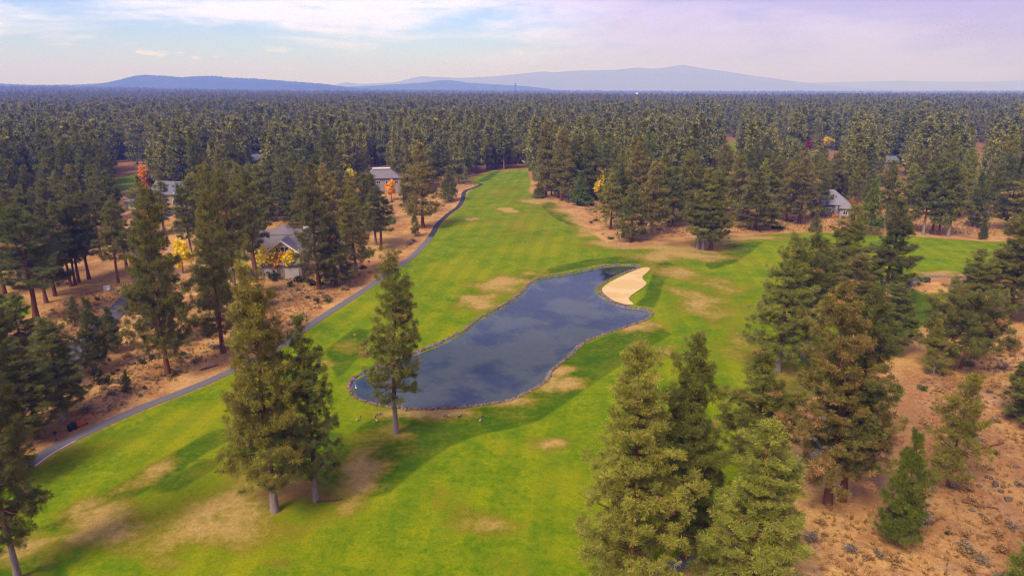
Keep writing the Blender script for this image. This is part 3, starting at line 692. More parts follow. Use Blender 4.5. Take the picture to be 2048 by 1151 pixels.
for (px, py, ty, wd, kd, hu, g) in [
 (130,832,636,126,'M0','dk','L1'),(76,878,680,126,'M3','dk','L1'),(14,965,735,128,'M5','dk','L1'),(66,770,585,118,'M2','dk','L1'),(4,812,560,116,'M0','dk','L1'),(-40,905,600,150,'M3','dk','L1'),(-20,700,480,110,'M5','dk','L1'),
 (142,573,402,66,'M4','dk','L2'),(151,570,412,60,'M4','dk','L2'),(158,565,390,66,'M4','dk','L2'),(178,557,384,68,'M4','dk','L2'),(237,567,402,64,'M4','ol','L2'),(254,538,396,60,'M4','ol','L2'),(201,512,380,60,'M4','dk','L2'),(111,592,405,84,'M1','dk','L2'),(93,605,420,78,'M4','dk','L2'),(40,560,380,80,'M1','dk','L2'),(10,590,390,84,'M4','dk','L2'),
 (1846,471,330,60,'M4','ol','R1'),(1863,469,318,58,'M4','dk','R1'),(1877,471,325,60,'M1','yl','R1'),(1896,473,322,66,'M4','ol','R1'),(1951,453,365,50,'M5','dk','R1'),(2012,458,350,70,'M1','dk','R1'),(1808,462,330,60,'M1','yl','R1'),(1770,455,320,62,'M2','ol','R1'),(2050,470,330,80,'M1','ol','R1'),
 (472,600,338,78,'M4','ol','W1'),(455,560,358,70,'M1','dk','W1'),(490,522,328,70,'M3','ol','W1'),(545,432,312,58,'M0','dk','W2'),(575,440,322,58,'M5','ol','W2'),(606,446,330,66,'M1','ol','W2'),(672,470,345,58,'M5','ol','W2'),(656,482,328,68,'M1','bn','W2'),(736,455,345,46,'M3','ol','W2'),(820,432,300,50,'M0','bn','W2'),(750,445,345,44,'M4','ol','W2'),(622,506,350,66,'M4','dk','W2'),(640,440,300,60,'M0','dk','W2'),
 (530,465,330,62,'M0','ol','W2'),(586,462,335,62,'M3','dk','W2'),(640,468,330,62,'M5','ol','W2'),(702,462,345,50,'M1','ol','W2'),(455,500,340,64,'M3','dk','W1'),(384,520,365,58,'M4','dk','W1'),
 (60,520,372,78,'M0','dk','W3'),(112,500,360,78,'M3','dk','W3'),(162,482,350,68,'M5','dk','W3'),(20,472,345,78,'M1','dk','W3'),(226,470,342,58,'M0','ol','W3'),(292,472,352,56,'M1','ol','W3'),(330,470,362,54,'M4','ol','W3'),(400,480,345,64,'M0','ol','W1'),(430,450,330,60,'M3','dk','W1'),(470,450,325,60,'M5','ol','W1'),(510,440,330,56,'M1','ol','W1'),
 (1572,442,322,56,'M3','bn','R2'),(1545,432,312,54,'M0','ol','R2'),(1636,436,330,44,'M5','dk','R2'),(1470,440,300,60,'M1','ol','R2'),(1440,430,290,60,'M3','bn','R2'),
 (1092,396,243,56,'M3','bn','F1'),(1122,402,258,62,'M2','bn','F1'),(1146,400,270,54,'M0','ol','F1'),(1230,412,292,50,'M3','ol','F1'),(1240,430,300,52,'M1','ol','F1'),(1275,440,285,60,'M0','bn','F1'),(1322,450,300,60,'M2','ol','F1'),(1345,455,335,50,'M5','dk','F1'),(1370,440,300,56,'M0','ol','F1')]:
    yy_ = ground_pt(px, py)[1]; add_pine(px, py, ty, wd, kd, hu, looks(height_at(yy_, ty), kd, hu) + LB[g].split('pine', 1)[1], GR[g])

# ------------------------------------------------------------------ the wood: countable pines, then the far mass
KEEP = [(1640,368,1700,432,283),(776,330,802,384,345),(735,326,800,338,345),(270,366,300,404,300),(356,358,390,394,300),(514,450,604,548,205),(238,346,300,372,400),(738,300,772,316,480),(1448,282,1470,304,560),(955,336,1062,395,330),(692,322,720,368,340),(1335,340,1352,372,340),(1153,340,1212,400,330),(286,330,322,386,330),(508,310,526,326,480),(1768,318,1792,332,470),(1640,265,1682,294,600),(1606,280,1622,294,600),(1552,266,1568,280,600),(1940,292,1962,312,560)]
rg = np.random.default_rng(77)
def blocked(x, y, h, rad):
    px, by, dep = proj(x, y, 0.0); ty = proj(x, y, h)[1]; w = rad*F/dep*0.8
    for (x0, y0, x1, y1, d) in KEEP:
        if y < d-6 and px+w > x0 and px-w < x1 and ty < y1-4 and by > y0: return True
    return False
cand = []
def sample(y0, y1, dens, margin, nmax):
    wx = lambda yy: yy*(1024/F)/cp*1.0 + margin
    area = (wx(y0)+wx(y1))*(y1-y0); k = int(min(nmax, area*dens))
    yy = np.sqrt(rg.uniform(y0*y0, y1*y1, k)); xx = rg.uniform(-1, 1, k)*wx(yy)
    return xx, yy
cell = {}
def too_close(x, y, d):
    cx, cy = int(x//8), int(y//8)
    for a in (-1, 0, 1):
        for b in (-1, 0, 1):
            for (u, v) in cell.get((cx+a, cy+b), ()):
                if (u-x)**2 + (v-y)**2 < d*d: return True
    return False
for (x, y, r_) in TREES: cell.setdefault((int(x//8), int(y//8)), []).append((x, y))
xs, ys = sample(250, 1250, 0.030, 40, 60000)
turfd = np.maximum.reduce([poly_sd(xs, ys, TURF)] + [poly_sd(xs, ys, p) for p in LAWN + CLEAR])
roadd = np.minimum.reduce([line_d(xs, ys, p) for p in (PATH, PATH2, ROAD, DRIVE)])
dn = np.sin(xs*.021+1)*np.cos(ys*.017)+np.sin(xs*.043-ys*.031)
HOUSES = [(560,546),(335,412),(762,385),(1660,432),(1562,425),(515,330),(1780,336)]
HG = G(HOUSES)
WOOD = []
for x, y, td_, rd, d in zip(xs, ys, turfd, roadd, dn):
    px, py, dep = proj(x, y, 0)
    if td_ > -2.5 or rd < 3.5: continue
    if py > 447 and px < 1000: continue
    if py > 440 and px > 1000: continue
    lim = 4.1 if y > 420 else 4.8
    if d < -0.75 and rg.random() < .75: continue
    if ((HG[:, 0]-x)**2+(HG[:, 1]-y)**2).min() < 15**2: continue
    h = float(np.clip(rg.normal(23.5, 5.5), 9, 35)); rad = h*float(rg.uniform(.145, .205))
    if too_close(x, y, lim) or blocked(x, y, h, rad): continue
    cell.setdefault((int(x//8), int(y//8)), []).append((x, y)); WOOD.append((x, y, h, rad, px, py, dep))
order = sorted(range(len(WOOD)), key=lambda i: WOOD[i][6])
inview = [i for i in order if -20 < WOOD[i][4] < 2068]
N_IND = 300 - len(TREES)
chosen = set(inview[:N_IND])
MARKS = [(n_, *ground_pt(px_, py_)) for n_, px_, py_ in (('the slate roofed house', 330, 410), ('the beige house', 572, 545), ('the hip roofed house', 764, 384), ('the pale grey house', 1662, 430), ('the whitish roofed house', 1562, 424),
 ('the far end of the fairway', 1020, 345), ('the bend of the dark path', 940, 376), ('the far fairway corner', 1075, 395), ('the second fairway', 1920, 475), ('the rusty orange tree', 296, 392), ('the small meadow', 265, 360), ('the yellow green tree', 706, 376), ('the orange tree in the wood', 1342, 376), ('the boulders', 1180, 412),
 ('the three stem pine clump', 1408, 498), ('the far slate roof', 1780, 336), ('the lane', 300, 470), ('the bright green cone tree', 1730, 470), ('the far grey roof', 516, 331), ('the far clearing', 1456, 295))]
def zone(x, y):
    n_, mx_, my_ = min(MARKS, key=lambda m_: (m_[1]-x)**2+(m_[2]-y)**2)
    d = math.hypot(mx_-x, my_-y)
    rel = 'right beside ' if d < 14 else 'on the pond side of ' if y < my_-d*.6 else 'in the wood beyond ' if y > my_+d*.6 else 'in the wood beside '
    return rel + n_, 'pines ' + rel + n_
kinds = ['M0', 'M1', 'M2', 'M3', 'M4', 'M5', 'M0', 'M3', 'M5', 'B0']; hues = ['ol', 'ol', 'dk', 'yl', 'bn', 'ol', 'dk', 'bl']
for i in sorted(chosen, key=lambda i: WOOD[i][6]):
    x, y, h, rad, px, py, dep = WOOD[i]
    hu = hues[int(rg.integers(len(hues)))]
    if px < 420 and hu in ('yl', 'bn'): hu = 'dk'
    kd = kinds[int(rg.integers(len(kinds)))]; lb, g = zone(x, y)
    put_pine(x, y, h1(x, y), h, rad, kd, hu, looks(h, kd, hu) + ' ' + lb, g)
# ------- far mass: one object, instances on points
pc = bpy.data.collections.new('forest_prototypes')
FARK = dict(tl=1.25, tw=.20, blades=7, bside=0)
for k in range(6):
    me = pine_single('far_pine', seed=40+k, h=25, r=3.9, base=(.12, .2, .28, .1, .16, .3)[k], nb=64, tpb=9, dead=.0, **FARK)
    o = bpy.data.objects.new('forest_pine', me); pc.objects.link(o)
    b = [HUE[q] for q in ('ol', 'dk', 'ol', 'bl', 'dk', 'bn')][k]; o.color = (*[q*.95 for q in b], 1)
fp = [(WOOD[i][0], WOOD[i][1], WOOD[i][2]/25, WOOD[i][3]/3.9) for i in range(len(WOOD)) if i not in chosen]
def more(y0, y1, dens, grow, nmax):
    x2, y2 = sample(y0, y1, dens, 60, nmax)
    for x, y in zip(x2, y2):
        h = float(np.clip(rg.normal(22.5, 6), 8, 36))
        if math.sin(x*.0041+1.7*math.sin(y*.0023))+math.sin(y*.0060+x*.0017) > 1.45: continue
        fp.append((x, y, h/25, h*float(rg.uniform(.13, .19))/3.9*grow))
more(1250, 2400, 0.0115, 1.05, 36000); more(2400, 5200, 0.0030, 1.35, 24000); more(5200, 9000, 0.0008, 2.2, 12000)
fp = np.array(fp); fz = hgt(fp[:, 0], fp[:, 1])
fme = bpy.data.meshes.new('forest'); fme.vertices.add(len(fp)); fme.vertices.foreach_set('co', np.c_[fp[:, :2], fz-.1].astype(np.float32).ravel())
def vattr(nm, arr, typ='FLOAT_VECTOR', key='vector'):
    a = fme.attributes.new(nm, typ, 'POINT'); a.data.foreach_set(key, arr.ravel())
vattr('rot', np.c_[np.zeros((len(fp), 2)), rg.uniform(0, 6.28, len(fp))].astype(np.float32))
vattr('scl', np.c_[fp[:, 3], fp[:, 3], fp[:, 2]].astype(np.float32))
vattr('idx', rg.integers(0, 6, len(fp)).astype(np.int32), 'INT', 'value')
ng = bpy.data.node_groups.new('forest_scatter', 'GeometryNodeTree')
ng.interface.new_socket('Geometry', in_out='INPUT', socket_type='NodeSocketGeometry'); ng.interface.new_socket('Geometry', in_out='OUTPUT', socket_type='NodeSocketGeometry')
gi, go = ng.nodes.new('NodeGroupInput'), ng.nodes.new('NodeGroupOutput')
ip = ng.nodes.new('GeometryNodeInstanceOnPoints'); ci = ng.nodes.new('GeometryNodeCollectionInfo')
ci.inputs['Collection'].default_value = pc; ci.inputs['Separate Children'].default_value = True; ci.inputs['Reset Children'].default_value = True
def na(nm, dt):
    q = ng.nodes.new('GeometryNodeInputNamedAttribute'); q.data_type = dt; q.inputs[0].default_value = nm
    return next(s for s in q.outputs if s.enabled and s.name == 'Attribute')
ng.links.new(gi.outputs[0], ip.inputs['Points']); ng.links.new(ci.outputs[0], ip.inputs['Instance']); ip.inputs['Pick Instance'].default_value = True
ng.links.new(na('idx', 'INT'), ip.inputs['Instance Index']); ng.links.new(na('rot', 'FLOAT_VECTOR'), ip.inputs['Rotation']); ng.links.new(na('scl', 'FLOAT_VECTOR'), ip.inputs['Scale'])
ng.links.new(ip.outputs[0], go.inputs[0])
fo = link('forest', fme); fo.color = (.235, .224, .050, 1); md = fo.modifiers.new('scatter', 'NODES'); md.node_group = ng
tag(fo, 'endless pine forest stretching to the horizon', 'forest', None, 'stuff')

# ------------------------------------------------------------------ broadleaf trees and shrubs
def leaf_mesh(name, seed, n, rx, rz, cz, size, mat, clumps=9, shape='oval'):
    rg = np.random.default_rng(seed)
    cc = nrm(rg.normal(0, 1, (clumps, 3)))*rg.uniform(.25, .98, (clumps, 1))
    k = rg.integers(0, clumps, n); p = cc[k] + rg.normal(0, 1, (n, 3))*rg.uniform(.10, .24, clumps)[k][:, None]
    p = p*np.array([rx, rx, rz]) + np.array([0, 0, cz])
    d = nrm(rg.normal(0, 1, (n, 3))+np.array([0, 0, .6])); a = nrm(np.cross(d, rg.normal(0, 1, (n, 3)))); b = np.cross(d, a)
    s = size*rg.uniform(.6, 1.3, (n, 1))
    V = np.stack([p-a*s, p-b*s*.6, p+a*s, p+b*s*.6], 1).reshape(-1, 3)
    ti = np.clip(rg.normal(.5, .2, clumps)[k]+rg.normal(0, .2, n), 0, 1)
    return mesh_np(name, V, np.arange(4*n).reshape(-1, 4), (mat,), False, dict(tint=('FACE', ti)))
def stem_mesh(seed, h, r, top, spread, n=6):
    rg = np.random.default_rng(seed); V, Fc = [], []
    def add(P, rr, s):
        v, f = tube_arrays(P, rr, s); o = len(V); V.extend(v); Fc.extend([tuple(q+o for q in ff) for ff in f])
    add(np.array([(0, 0, 0), (.02*h, .01*h, h*.4), (0, .03*h, h*.75), (0, 0, top)]), np.array([r*1.3, r, r*.6, r*.15]), 6)
    for k in range(n):
        an = k*2.4+seed; z0 = h*rg.uniform(.25, .6); q = np.array([math.cos(an), math.sin(an), 0])*spread
        add(np.array([(0, .02*h, z0), tuple(q*.5+np.array([0, 0, z0+.15*h])), tuple(q*.85+np.array([0, 0, z0+.38*h]))]), np.array([r*.45, r*.3, r*.1]), 4)
    return mesh_np('trunk', np.array(V), np.array(Fc), (M['bark'],), True)
LEAFP = {}
def add_leafy(px, py, ty, wpx, mat, label, name='broadleaf_tree', group=None, n=2000):
    x, y = ground_pt(px, py); z = h1(x, y); h = height_at(y, ty)-z; dep = proj(x, y, h*.5)[2]; rad = wpx/2/F*dep
    e = empty(name, (x, y, z-.03)); sd = len(LEAFP)+3; LEAFP[sd] = 1
    link('trunk', stem_mesh(sd, h, max(.07, h*.014), h*.9, rad*.7), e)
    link('crown', leaf_mesh('crown', sd, n, rad*1.05, h*.40, h*.60, max(.20, .0020*dep), M[mat], 12), e)
    tag(e, label, 'tree', group); TREES.append((x, y, rad)); return e
for a in [(366,545,484,32,'yellow','golden orange aspen glowing between the olive pines'),
 (536,553,488,56,'yellow','larger golden aspen in front of the beige house gable'),
 (590,553,486,40,'yellow','smaller golden aspen at the corner of the beige house'),
 (560,556,508,36,'orange','peach orange aspen under the gable window of the beige house'),
 (706,376,324,30,'lime','bright yellow green tree beside the hip roofed house'),
 (783,400,363,18,'orange','orange tree at the corner of the hip roofed house'),
 (296,392,331,30,'red','rusty orange tree by the slate roofed house, larger of two'),
 (312,388,336,22,'orange','orange tree by the slate roofed house, smaller of two'),
 (1200,402,344,20,'yellow','slim yellow tree among pines at the fairway edge'),
 (1152,402,348,18,'lime','yellow green tree beside the young pine at the fairway edge'),
 (1342,376,340,26,'orange','orange tree deep in the wood behind the tan strip'),
 (1479,422,402,14,'yellow','small yellow tree on the dry bank near the twin trunked pine'),
 (1695,412,398,26,'orange','orange tree at the eave of the pale grey house'),
 (1661,297,266,20,'yellow','far yellow tree in the wood, larger of two'),(1648,298,276,14,'yellow','far yellow tree in the wood, smaller of two'),
 (1614,302,281,13,'crimson','far crimson tree in the wood'),(1560,284,266,14,'yellow','far pale orange tree beside the crimson one')]:
    add_leafy(*a)
def shrub_proto(seed, mat, n=260, leaf=.14, flat=.62):
    return leaf_mesh('foliage', seed, n, 1.0, flat, flat*.72, leaf, M[mat], 14)
SHP = {k: [shrub_proto(60+i*7+q, k) for q in range(2)] for i, k in enumerate(['sage', 'manz', 'straw', 'greensh', 'red'])}
def stems_of(seed):
    rg = np.random.default_rng(seed); V, Fc = [], []
    for k in range(7):
        an = k*.9+rg.uniform(0, .5); v, f = tube_arrays(np.array([(0, 0, 0), (.3*math.cos(an), .3*math.sin(an), .22), (.62*math.cos(an), .62*math.sin(an), .5)]), np.array([.035, .025, .01]), 4)
        o = len(V); V.extend(v); Fc.extend([tuple(q+o for q in ff) for ff in f])
    return mesh_np('stems', np.array(V), np.array(Fc), (M['bark'],))
STEMS = stems_of(3)
def put_shrub(x, y, s, mat, label, group=None, name='shrub'):
    e = empty(name, (x, y, h1(x, y)-.02), TR.uniform(0, 6.28)); e.scale = (s, s*TR.uniform(.8, 1.2), s*TR.uniform(.75, 1.1))
    link('foliage', SHP[mat][TR.randrange(2)], e); link('stems', STEMS, e); return tag(e, label, 'shrub', group)
for (px, py, wpx, mat, lb) in [(200,768,46,'manz','wide dark shrub beside the sapling near the cart path'),(190,752,34,'manz','dark shrub behind the wide dark one near the sapling'),(253,783,16,'greensh','small green shrub at the foot of the sapling'),
 (655,604,26,'greensh','lone round green shrub in the tan grass by the cart path'),(725,538,20,'manz','round dark shrub below the grey trunked pine'),(1845,780,24,'greensh','flat green shrub on the dry ground beside the rusty pine'),(1852,566,24,'greensh','low green shrub at the end of the second cart path'),
 (582,572,20,'manz','dark shrub on the tan bank below the beige house'),(545,560,40,'manz','long dark hedge clump under the golden aspens'),(600,562,34,'manz','dark shrub clump at the corner of the beige house'),(625,568,30,'manz','dark shrub between the beige house and the rusty tinged pine'),
 (1222,478,16,'manz','round shrub by the white marker post'),(1192,442,14,'manz','round shrub at the fairway corner below the boulders'),(1182,446,12,'greensh','small green shrub beside the round one below the boulders'),(1155,412,20,'manz','dark low shrub under the yellow green young pine'),(1245,475,16,'manz','shrub between the two pines by the marker post'),
 (1680,428,22,'red','red orange shrub against the wall of the pale grey house'),(1668,436,16,'red','small red shrub in front of the pale grey house'),(1550,456,20,'manz','dark shrub on the tan bank near the twin trunked pine'),(1562,458,18,'manz','second dark shrub on the tan bank near the twin trunked pine'),
 (1640,1052,26,'straw','pale yellow bunch shrub under the rusty pine'),(1660,1018,20,'straw','golden bunch shrub at the foot of the red trunk'),(1700,1108,34,'sage','wide pale sagebrush below the bright conical pine'),(1755,1118,28,'sage','pale sagebrush beside the bright conical pine'),(1620,1085,24,'sage','pale grey sagebrush near the half hidden cart path'),
 (1935,1105,28,'straw','brown dry bush on the lower dry slope'),(1975,1045,26,'straw','golden dry bush in the middle of the dry slope'),(1990,905,18,'greensh','small green bush on the dry slope above the golden bush'),(1895,1068,14,'manz','tiny dark bush left of the golden dry bush')]:
    x, y = ground_pt(px, py); put_shrub(x, y, wpx/2/F*proj(x, y, 0)[2], mat, lb)
# open sagebrush scattered over the dry ground
ZONES = [(G([(60,640),(130,600),(270,560),(280,600),(160,660),(60,760),(0,800)]), 34, 'on the dry ground across the lane'),
 (G([(180,800),(260,700),(420,640),(470,690),(360,760),(240,820),(150,850)]), 52, 'between the lane and the cart path'),
 (G([(490,580),(620,570),(740,545),(800,500),(850,470),(770,525),(640,620),(520,690),(500,640)]), 46, 'on the tan bank below the beige house'),
 (G([(1150,400),(1330,400),(1530,430),(1530,460),(1330,475),(1240,470),(1190,440)]), 34, 'among the pines at the fairway corner'),
 (G([(1530,425),(1720,425),(1990,440),(1990,470),(1840,465),(1530,460)]), 26, 'on the dry bank behind the second fairway'),
 (G([(1840,760),(2048,690),(2100,1180),(1620,1200),(1620,1010),(1830,1000)]), 80, 'on the open dry slope around the sparse young pine')]
for P, cnt, where in ZONES:
    x0, y0 = P.min(0); x1, y1 = P.max(0); k = 0; tries = 0
    while k < cnt and tries < 4000:
        tries += 1; x, y = TR.uniform(x0, x1), TR.uniform(y0, y1)
        if poly_sd(np.array([x]), np.array([y]), P)[0] < 0 or min(line_d(np.array([x]), np.array([y]), L_)[0] for L_ in (PATH, ROAD, PATH2)) < 3.2: continue
        if poly_sd(np.array([x]), np.array([y]), TURF)[0] > -1: continue
        k += 1; mt = TR.choice(['sage', 'sage', 'straw', 'straw', 'straw' if 'slope' in where else 'manz'])
        put_shrub(x, y, TR.uniform(.45, 1.15)*(1 if y < 200 else 1.25), mt, dict(sage='grey sagebrush clump ', straw='straw coloured dry bush ', manz='dark green low bush ')[mt] + where, dict(sage='sagebrush ', straw='dry bushes ', manz='dark bushes ')[mt] + where)
# dry bunch grass: uncountable
allP = [P for P, _, _ in ZONES]; gp = []
rg = np.random.default_rng(9)
for P in allP:
    x0, y0 = P.min(0); x1, y1 = P.max(0); k = int(min(9000, (x1-x0)*(y1-y0)*.9)); q = np.c_[rg.uniform(x0, x1, k), rg.uniform(y0, y1, k)]
    q = q[poly_sd(q[:, 0], q[:, 1], P) > 0]; q = q[poly_sd(q[:, 0], q[:, 1], TURF) < -.8]
    q = q[np.minimum.reduce([line_d(q[:, 0], q[:, 1], L_) for L_ in (PATH, ROAD, PATH2)]) > 1.8]
    gp.append(q)
gp = np.vstack(gp); m = len(gp); K = 8
c = np.c_[gp, hgt(gp[:, 0], gp[:, 1])]; c = np.repeat(c[:, None], K, 1) + np.concatenate([rg.normal(0, .10, (m, K, 2)), np.zeros((m, K, 1))], -1)
d = nrm(rg.normal(0, .55, (m, K, 3))+np.array([0, 0, 1.0])); d[..., 2] = np.abs(d[..., 2]); s = nrm(np.cross(d, rg.normal(0, 1, (m, K, 3))))
l = rg.uniform(.25, .75, (m, 1, 1))
V = np.stack([c-s*.07, c+s*.07, c+d*l+s*.04], 2).reshape(-1, 3)
tag(link('dry_grass', mesh_np('dry_grass', V, np.arange(len(V)).reshape(-1, 3), (M['straw'],), False, dict(tint=('FACE', np.repeat(rg.random(m), K))))), 'straw coloured bunch grass covering the dry ground', 'grass', None, 'stuff')

# boulders at the fairway corner
for k, (px, py, s) in enumerate([(1176,412,1.0),(1184,409,1.3),(1190,414,.9),(1170,405,.8),(1196,420,.8),(1205,470,.6),(1236,477,.7),(1180,421,.6),(1165,408,.7)]):
    x, y = ground_pt(px, py); r2 = np.random.default_rng(k+90)
    v, f, tn = stones(np.array([[0, 0, s*.35]]), np.array([s]), r2)
    o = link('boulder', mesh_np('boulder', v, f, (M['rock'],), False, dict(tint=('FACE', tn))), None, (x, y, h1(x, y)))
    bv = o.modifiers.new('bevel', 'BEVEL'); bv.width = s*.12; bv.segments = 2
    tag(o, 'pale boulder in the heap at the fairway corner' if k not in (5, 6) else ('boulder beside the pine with dark trunk' if k == 5 else 'boulder beside the white marker post'), 'boulder', 'boulders at the fairway corner' if k not in (5, 6) else None)

for k, (px, py, s_) in enumerate([(1978,958,.5),(1990,972,.6),(2002,986,.4),(1958,974,.35),(1945,1021,.45),(2016,1002,.5),(1868,980,.5),(1962,1030,.3),(2030,935,.45),(1700,1125,.35)]):
    x, y = ground_pt(px, py); v, f, tn = stones(np.array([[0, 0, s_*.2]]), np.array([s_]), np.random.default_rng(k+200))
    tag(link('rock', mesh_np('rock', v, f, (M['rock'],), False, dict(tint=('FACE', tn*.35))), None, (x, y, h1(x, y))), 'dark rough rock lying on the open dry slope', 'rock', 'rocks on the dry slope')
def fallen_log(px, py, l_, rz, lb):
    x, y = ground_pt(px, py); v, f = tube_arrays(np.array([(-l_/2, 0, .16), (-l_*.2, .05, .18), (l_*.2, -.04, .16), (l_/2, .06, .14)]), np.array([.17, .16, .13, .10]), 8)
    e = empty('fallen_log', (x, y, h1(x, y)), rz); link('trunk', mesh_np('trunk', v, f, (M['bark'],), True), e)
    for a_ in (-.2, .25): v2, f2 = tube_arrays(np.array([(l_*a_, 0, .2), (l_*a_+.2, .25, .45), (l_*a_+.3, .4, .62)]), np.array([.05, .035, .015]), 5); link('branch_stub', mesh_np('branch_stub', v2, f2, (M['bark'],), True), e)
    tag(e, lb, 'log')
fallen_log(1960, 1012, 4.0, R(-25), 'thin fallen log near the golden dry bush on the slope'); fallen_log(660, 1001, 3.2, R(8), 'grey fallen limb at the foot of the shorter open pine'); fallen_log(1985, 890, 5.0, R(20), 'fallen log above the small green bush on the slope'); fallen_log(420, 735, 3.6, R(50), 'fallen log in the scrub between the lane and the cart path')
# ------------------------------------------------------------------ houses
def gable_roof(name, w_, d_, z0, rise, ov, mat, parent, loc=(0, 0, 0), axis='y', th=.28):
    """ridge along `axis`; chevron section extruded"""
    k = rise/(w_/2); e = w_/2+ov; sec = [(-e, z0-k*ov), (0, z0+rise), (e, z0-k*ov), (e, z0-k*ov+th), (0, z0+rise+th*1.15), (-e, z0-k*ov+th)]
    V = []
    for s in (-1, 1):
        for (a, z) in sec:
            p = (a, s*(d_/2+ov), z) if axis == 'y' else (s*(d_/2+ov), a, z)
            V.append(tuple(np.add(p, loc)))
    Fc = [(i, (i+1) % 6, (i+1) % 6+6, i+6) for i in range(6)] + [(0, 5, 4, 1), (1, 4, 3, 2), (6, 7, 10, 11), (7, 8, 9, 10)]
    return link(name, mesh_py(name, V, Fc, mat), parent)
def hip_roof(name, w_, d_, z0, rise, ov, ridge, mat, parent, loc=(0, 0, 0), th=.25):
    a, b = w_/2+ov, d_/2+ov
    V = [(-a,-b,z0),(a,-b,z0),(a,b,z0),(-a,b,z0),(-a,-b,z0+th),(a,-b,z0+th),(a,b,z0+th),(-a,b,z0+th),(-ridge/2,0,z0+rise),(ridge/2,0,z0+rise)]
    V = [tuple(np.add(p, loc)) for p in V]
    Fc = [(0,3,2,1),(0,1,5,4),(1,2,6,5),(2,3,7,6),(3,0,4,7),(4,5,9,8),(5,6,9),(6,7,8,9),(7,4,8)]
    return link(name, mesh_py(name, V, Fc, mat), parent)
def gable_wall(name, w_, z0, rise, y, mat, parent, x=0, th=.2):
    V = [(x-w_/2, y, z0), (x+w_/2, y, z0), (x, y, z0+rise), (x-w_/2, y+th, z0), (x+w_/2, y+th, z0), (x, y+th, z0+rise)]
    return link(name, mesh_py(name, V, [(0,1,2),(5,4,3),(0,3,4,1),(1,4,5,2),(2,5,3,0)], mat), parent)
def window(parent, x, y, z, w_, h_, panes=2, side='f', mat='white'):
    """frame bars with recessed panes; side f = front (-y), r = right (+x), l = left (-x)"""
    t = .12
    def T(c, s):
        if side == 'f': return ((x+c[0], y-.05+c[1], z+c[2]), s)
        sg = 1 if side == 'r' else -1
        return ((x+sg*(.05-c[1]), y+c[0], z+c[2]), (s[1], s[0], s[2]))
    bars = [T((0, 0, h_/2), (w_+2*t, .16, t)), T((0, 0, -h_/2), (w_+2*t, .22, t)), T((-w_/2-t/2, 0, 0), (t, .16, h_-t)), T((w_/2+t/2, 0, 0), (t, .16, h_-t))]
    for k in range(1, panes): bars.append(T((-w_/2+w_*k/panes, 0, 0), (.09, .14, h_-t)))
    f = boxes('window', bars, M[mat], parent)
    for k in range(panes):
        pw = w_/panes; boxes('pane', [T((-w_/2+pw*(k+.5), .03, 0), (pw-.10, .05, h_-t-.02))], M['glass'], f)
    return f
def bargeboard(parent, w_, z0, rise, ov, y, mat, x=0):
    k = rise/(w_/2); e = w_/2+ov
    V, Fc = [], []
    for s in (-1, 1):
        o = len(V)
        for yy in (y-.08, y+.08):
            V += [(x+s*e, yy, z0-k*ov-.05), (x, yy, z0+rise-.05), (x, yy, z0+rise+.42), (x+s*e, yy, z0-k*ov+.37)]
        Fc += [tuple(i+o for i in f) for f in ((0,1,2,3),(7,6,5,4),(0,4,5,1),(1,5,6,2),(2,6,7,3),(3,7,4,0))]
    return link('bargeboard', mesh_py('bargeboard', V, Fc, M[mat]), parent)
def house_at(px, py, rz, label, name='house'):
    x, y = ground_pt(px, py); e = empty(name, (x, y, h1(x, y)), rz); tag(e, label, 'house'); return e
# beige gabled house by the cart path
e = house_at(572, 548, R(4), 'beige house with grey roofs and a white trimmed front gable behind golden aspens')
boxes('wall', [((0, 6.5, 2.9), (18, 11, 5.8))], M['beige'], e)
e.scale = (1.08, 1.08, 1.12); rf = hip_roof('roof', 18, 11, 5.8, 4.8, .7, 15.5, M['shA'], e, (0, 6.5, 0))
boxes('chimney', [((4.6, 7.8, 10.2), (1.5, .9, 1.8))], M['white'], rf)
boxes('wall', [((.2, -.6, 2.9), (9, 3.2, 5.8))], M['beige'], e)
gable_wall('gable', 8.98, 5.8, 3.3, -2.2, M['beige'], e, .2)
gr = gable_roof('roof', 9, 9, 5.8, 3.3, .5, M['shA'], e, (.2, 2.2, 0)); bargeboard(e, 9, 5.8, 3.3, .5, -2.85, 'white', .2)
window(e, .3, -2.22, 6.9, 3.2, 1.5, 3)
hip_roof('roof', 10.5, 2.6, 3.4, 1.3, .25, 8, M['shA'], e, (.2, -3.4, 0))
boxes('garage_wall', [((.2, -3.4, 1.7), (10.2, 2.3, 3.4))], M['tansid'], e)
for k in (-2.4, 2.8): boxes('garage_door', [((k, -4.58, 1.25), (3.6, .12, 2.5))], M['kerb'], e)
for k in (-7, 6.4): window(e, k, .98, 3.9, 1.6, 1.5, 2)
boxes('wall', [((11.5, 6, 2.1), (6, 8, 4.2))], M['beige'], e); gable_roof('roof', 8, 6, 4.2, 2.2, .5, M['shA'], e, (11.6, 6, 0), 'x'); window(e, 11.5, 1.98, 2.6, 2.2, 1.6, 2)
hip_roof('tower_roof', 5, 5, 9.2, 2.4, .4, .4, M['shA'], e, (-1.5, 7.5, 0)); boxes('tower_wall', [((-1.5, 7.5, 8.2), (4.6, 4.6, 2.2))], M['beige'], e)
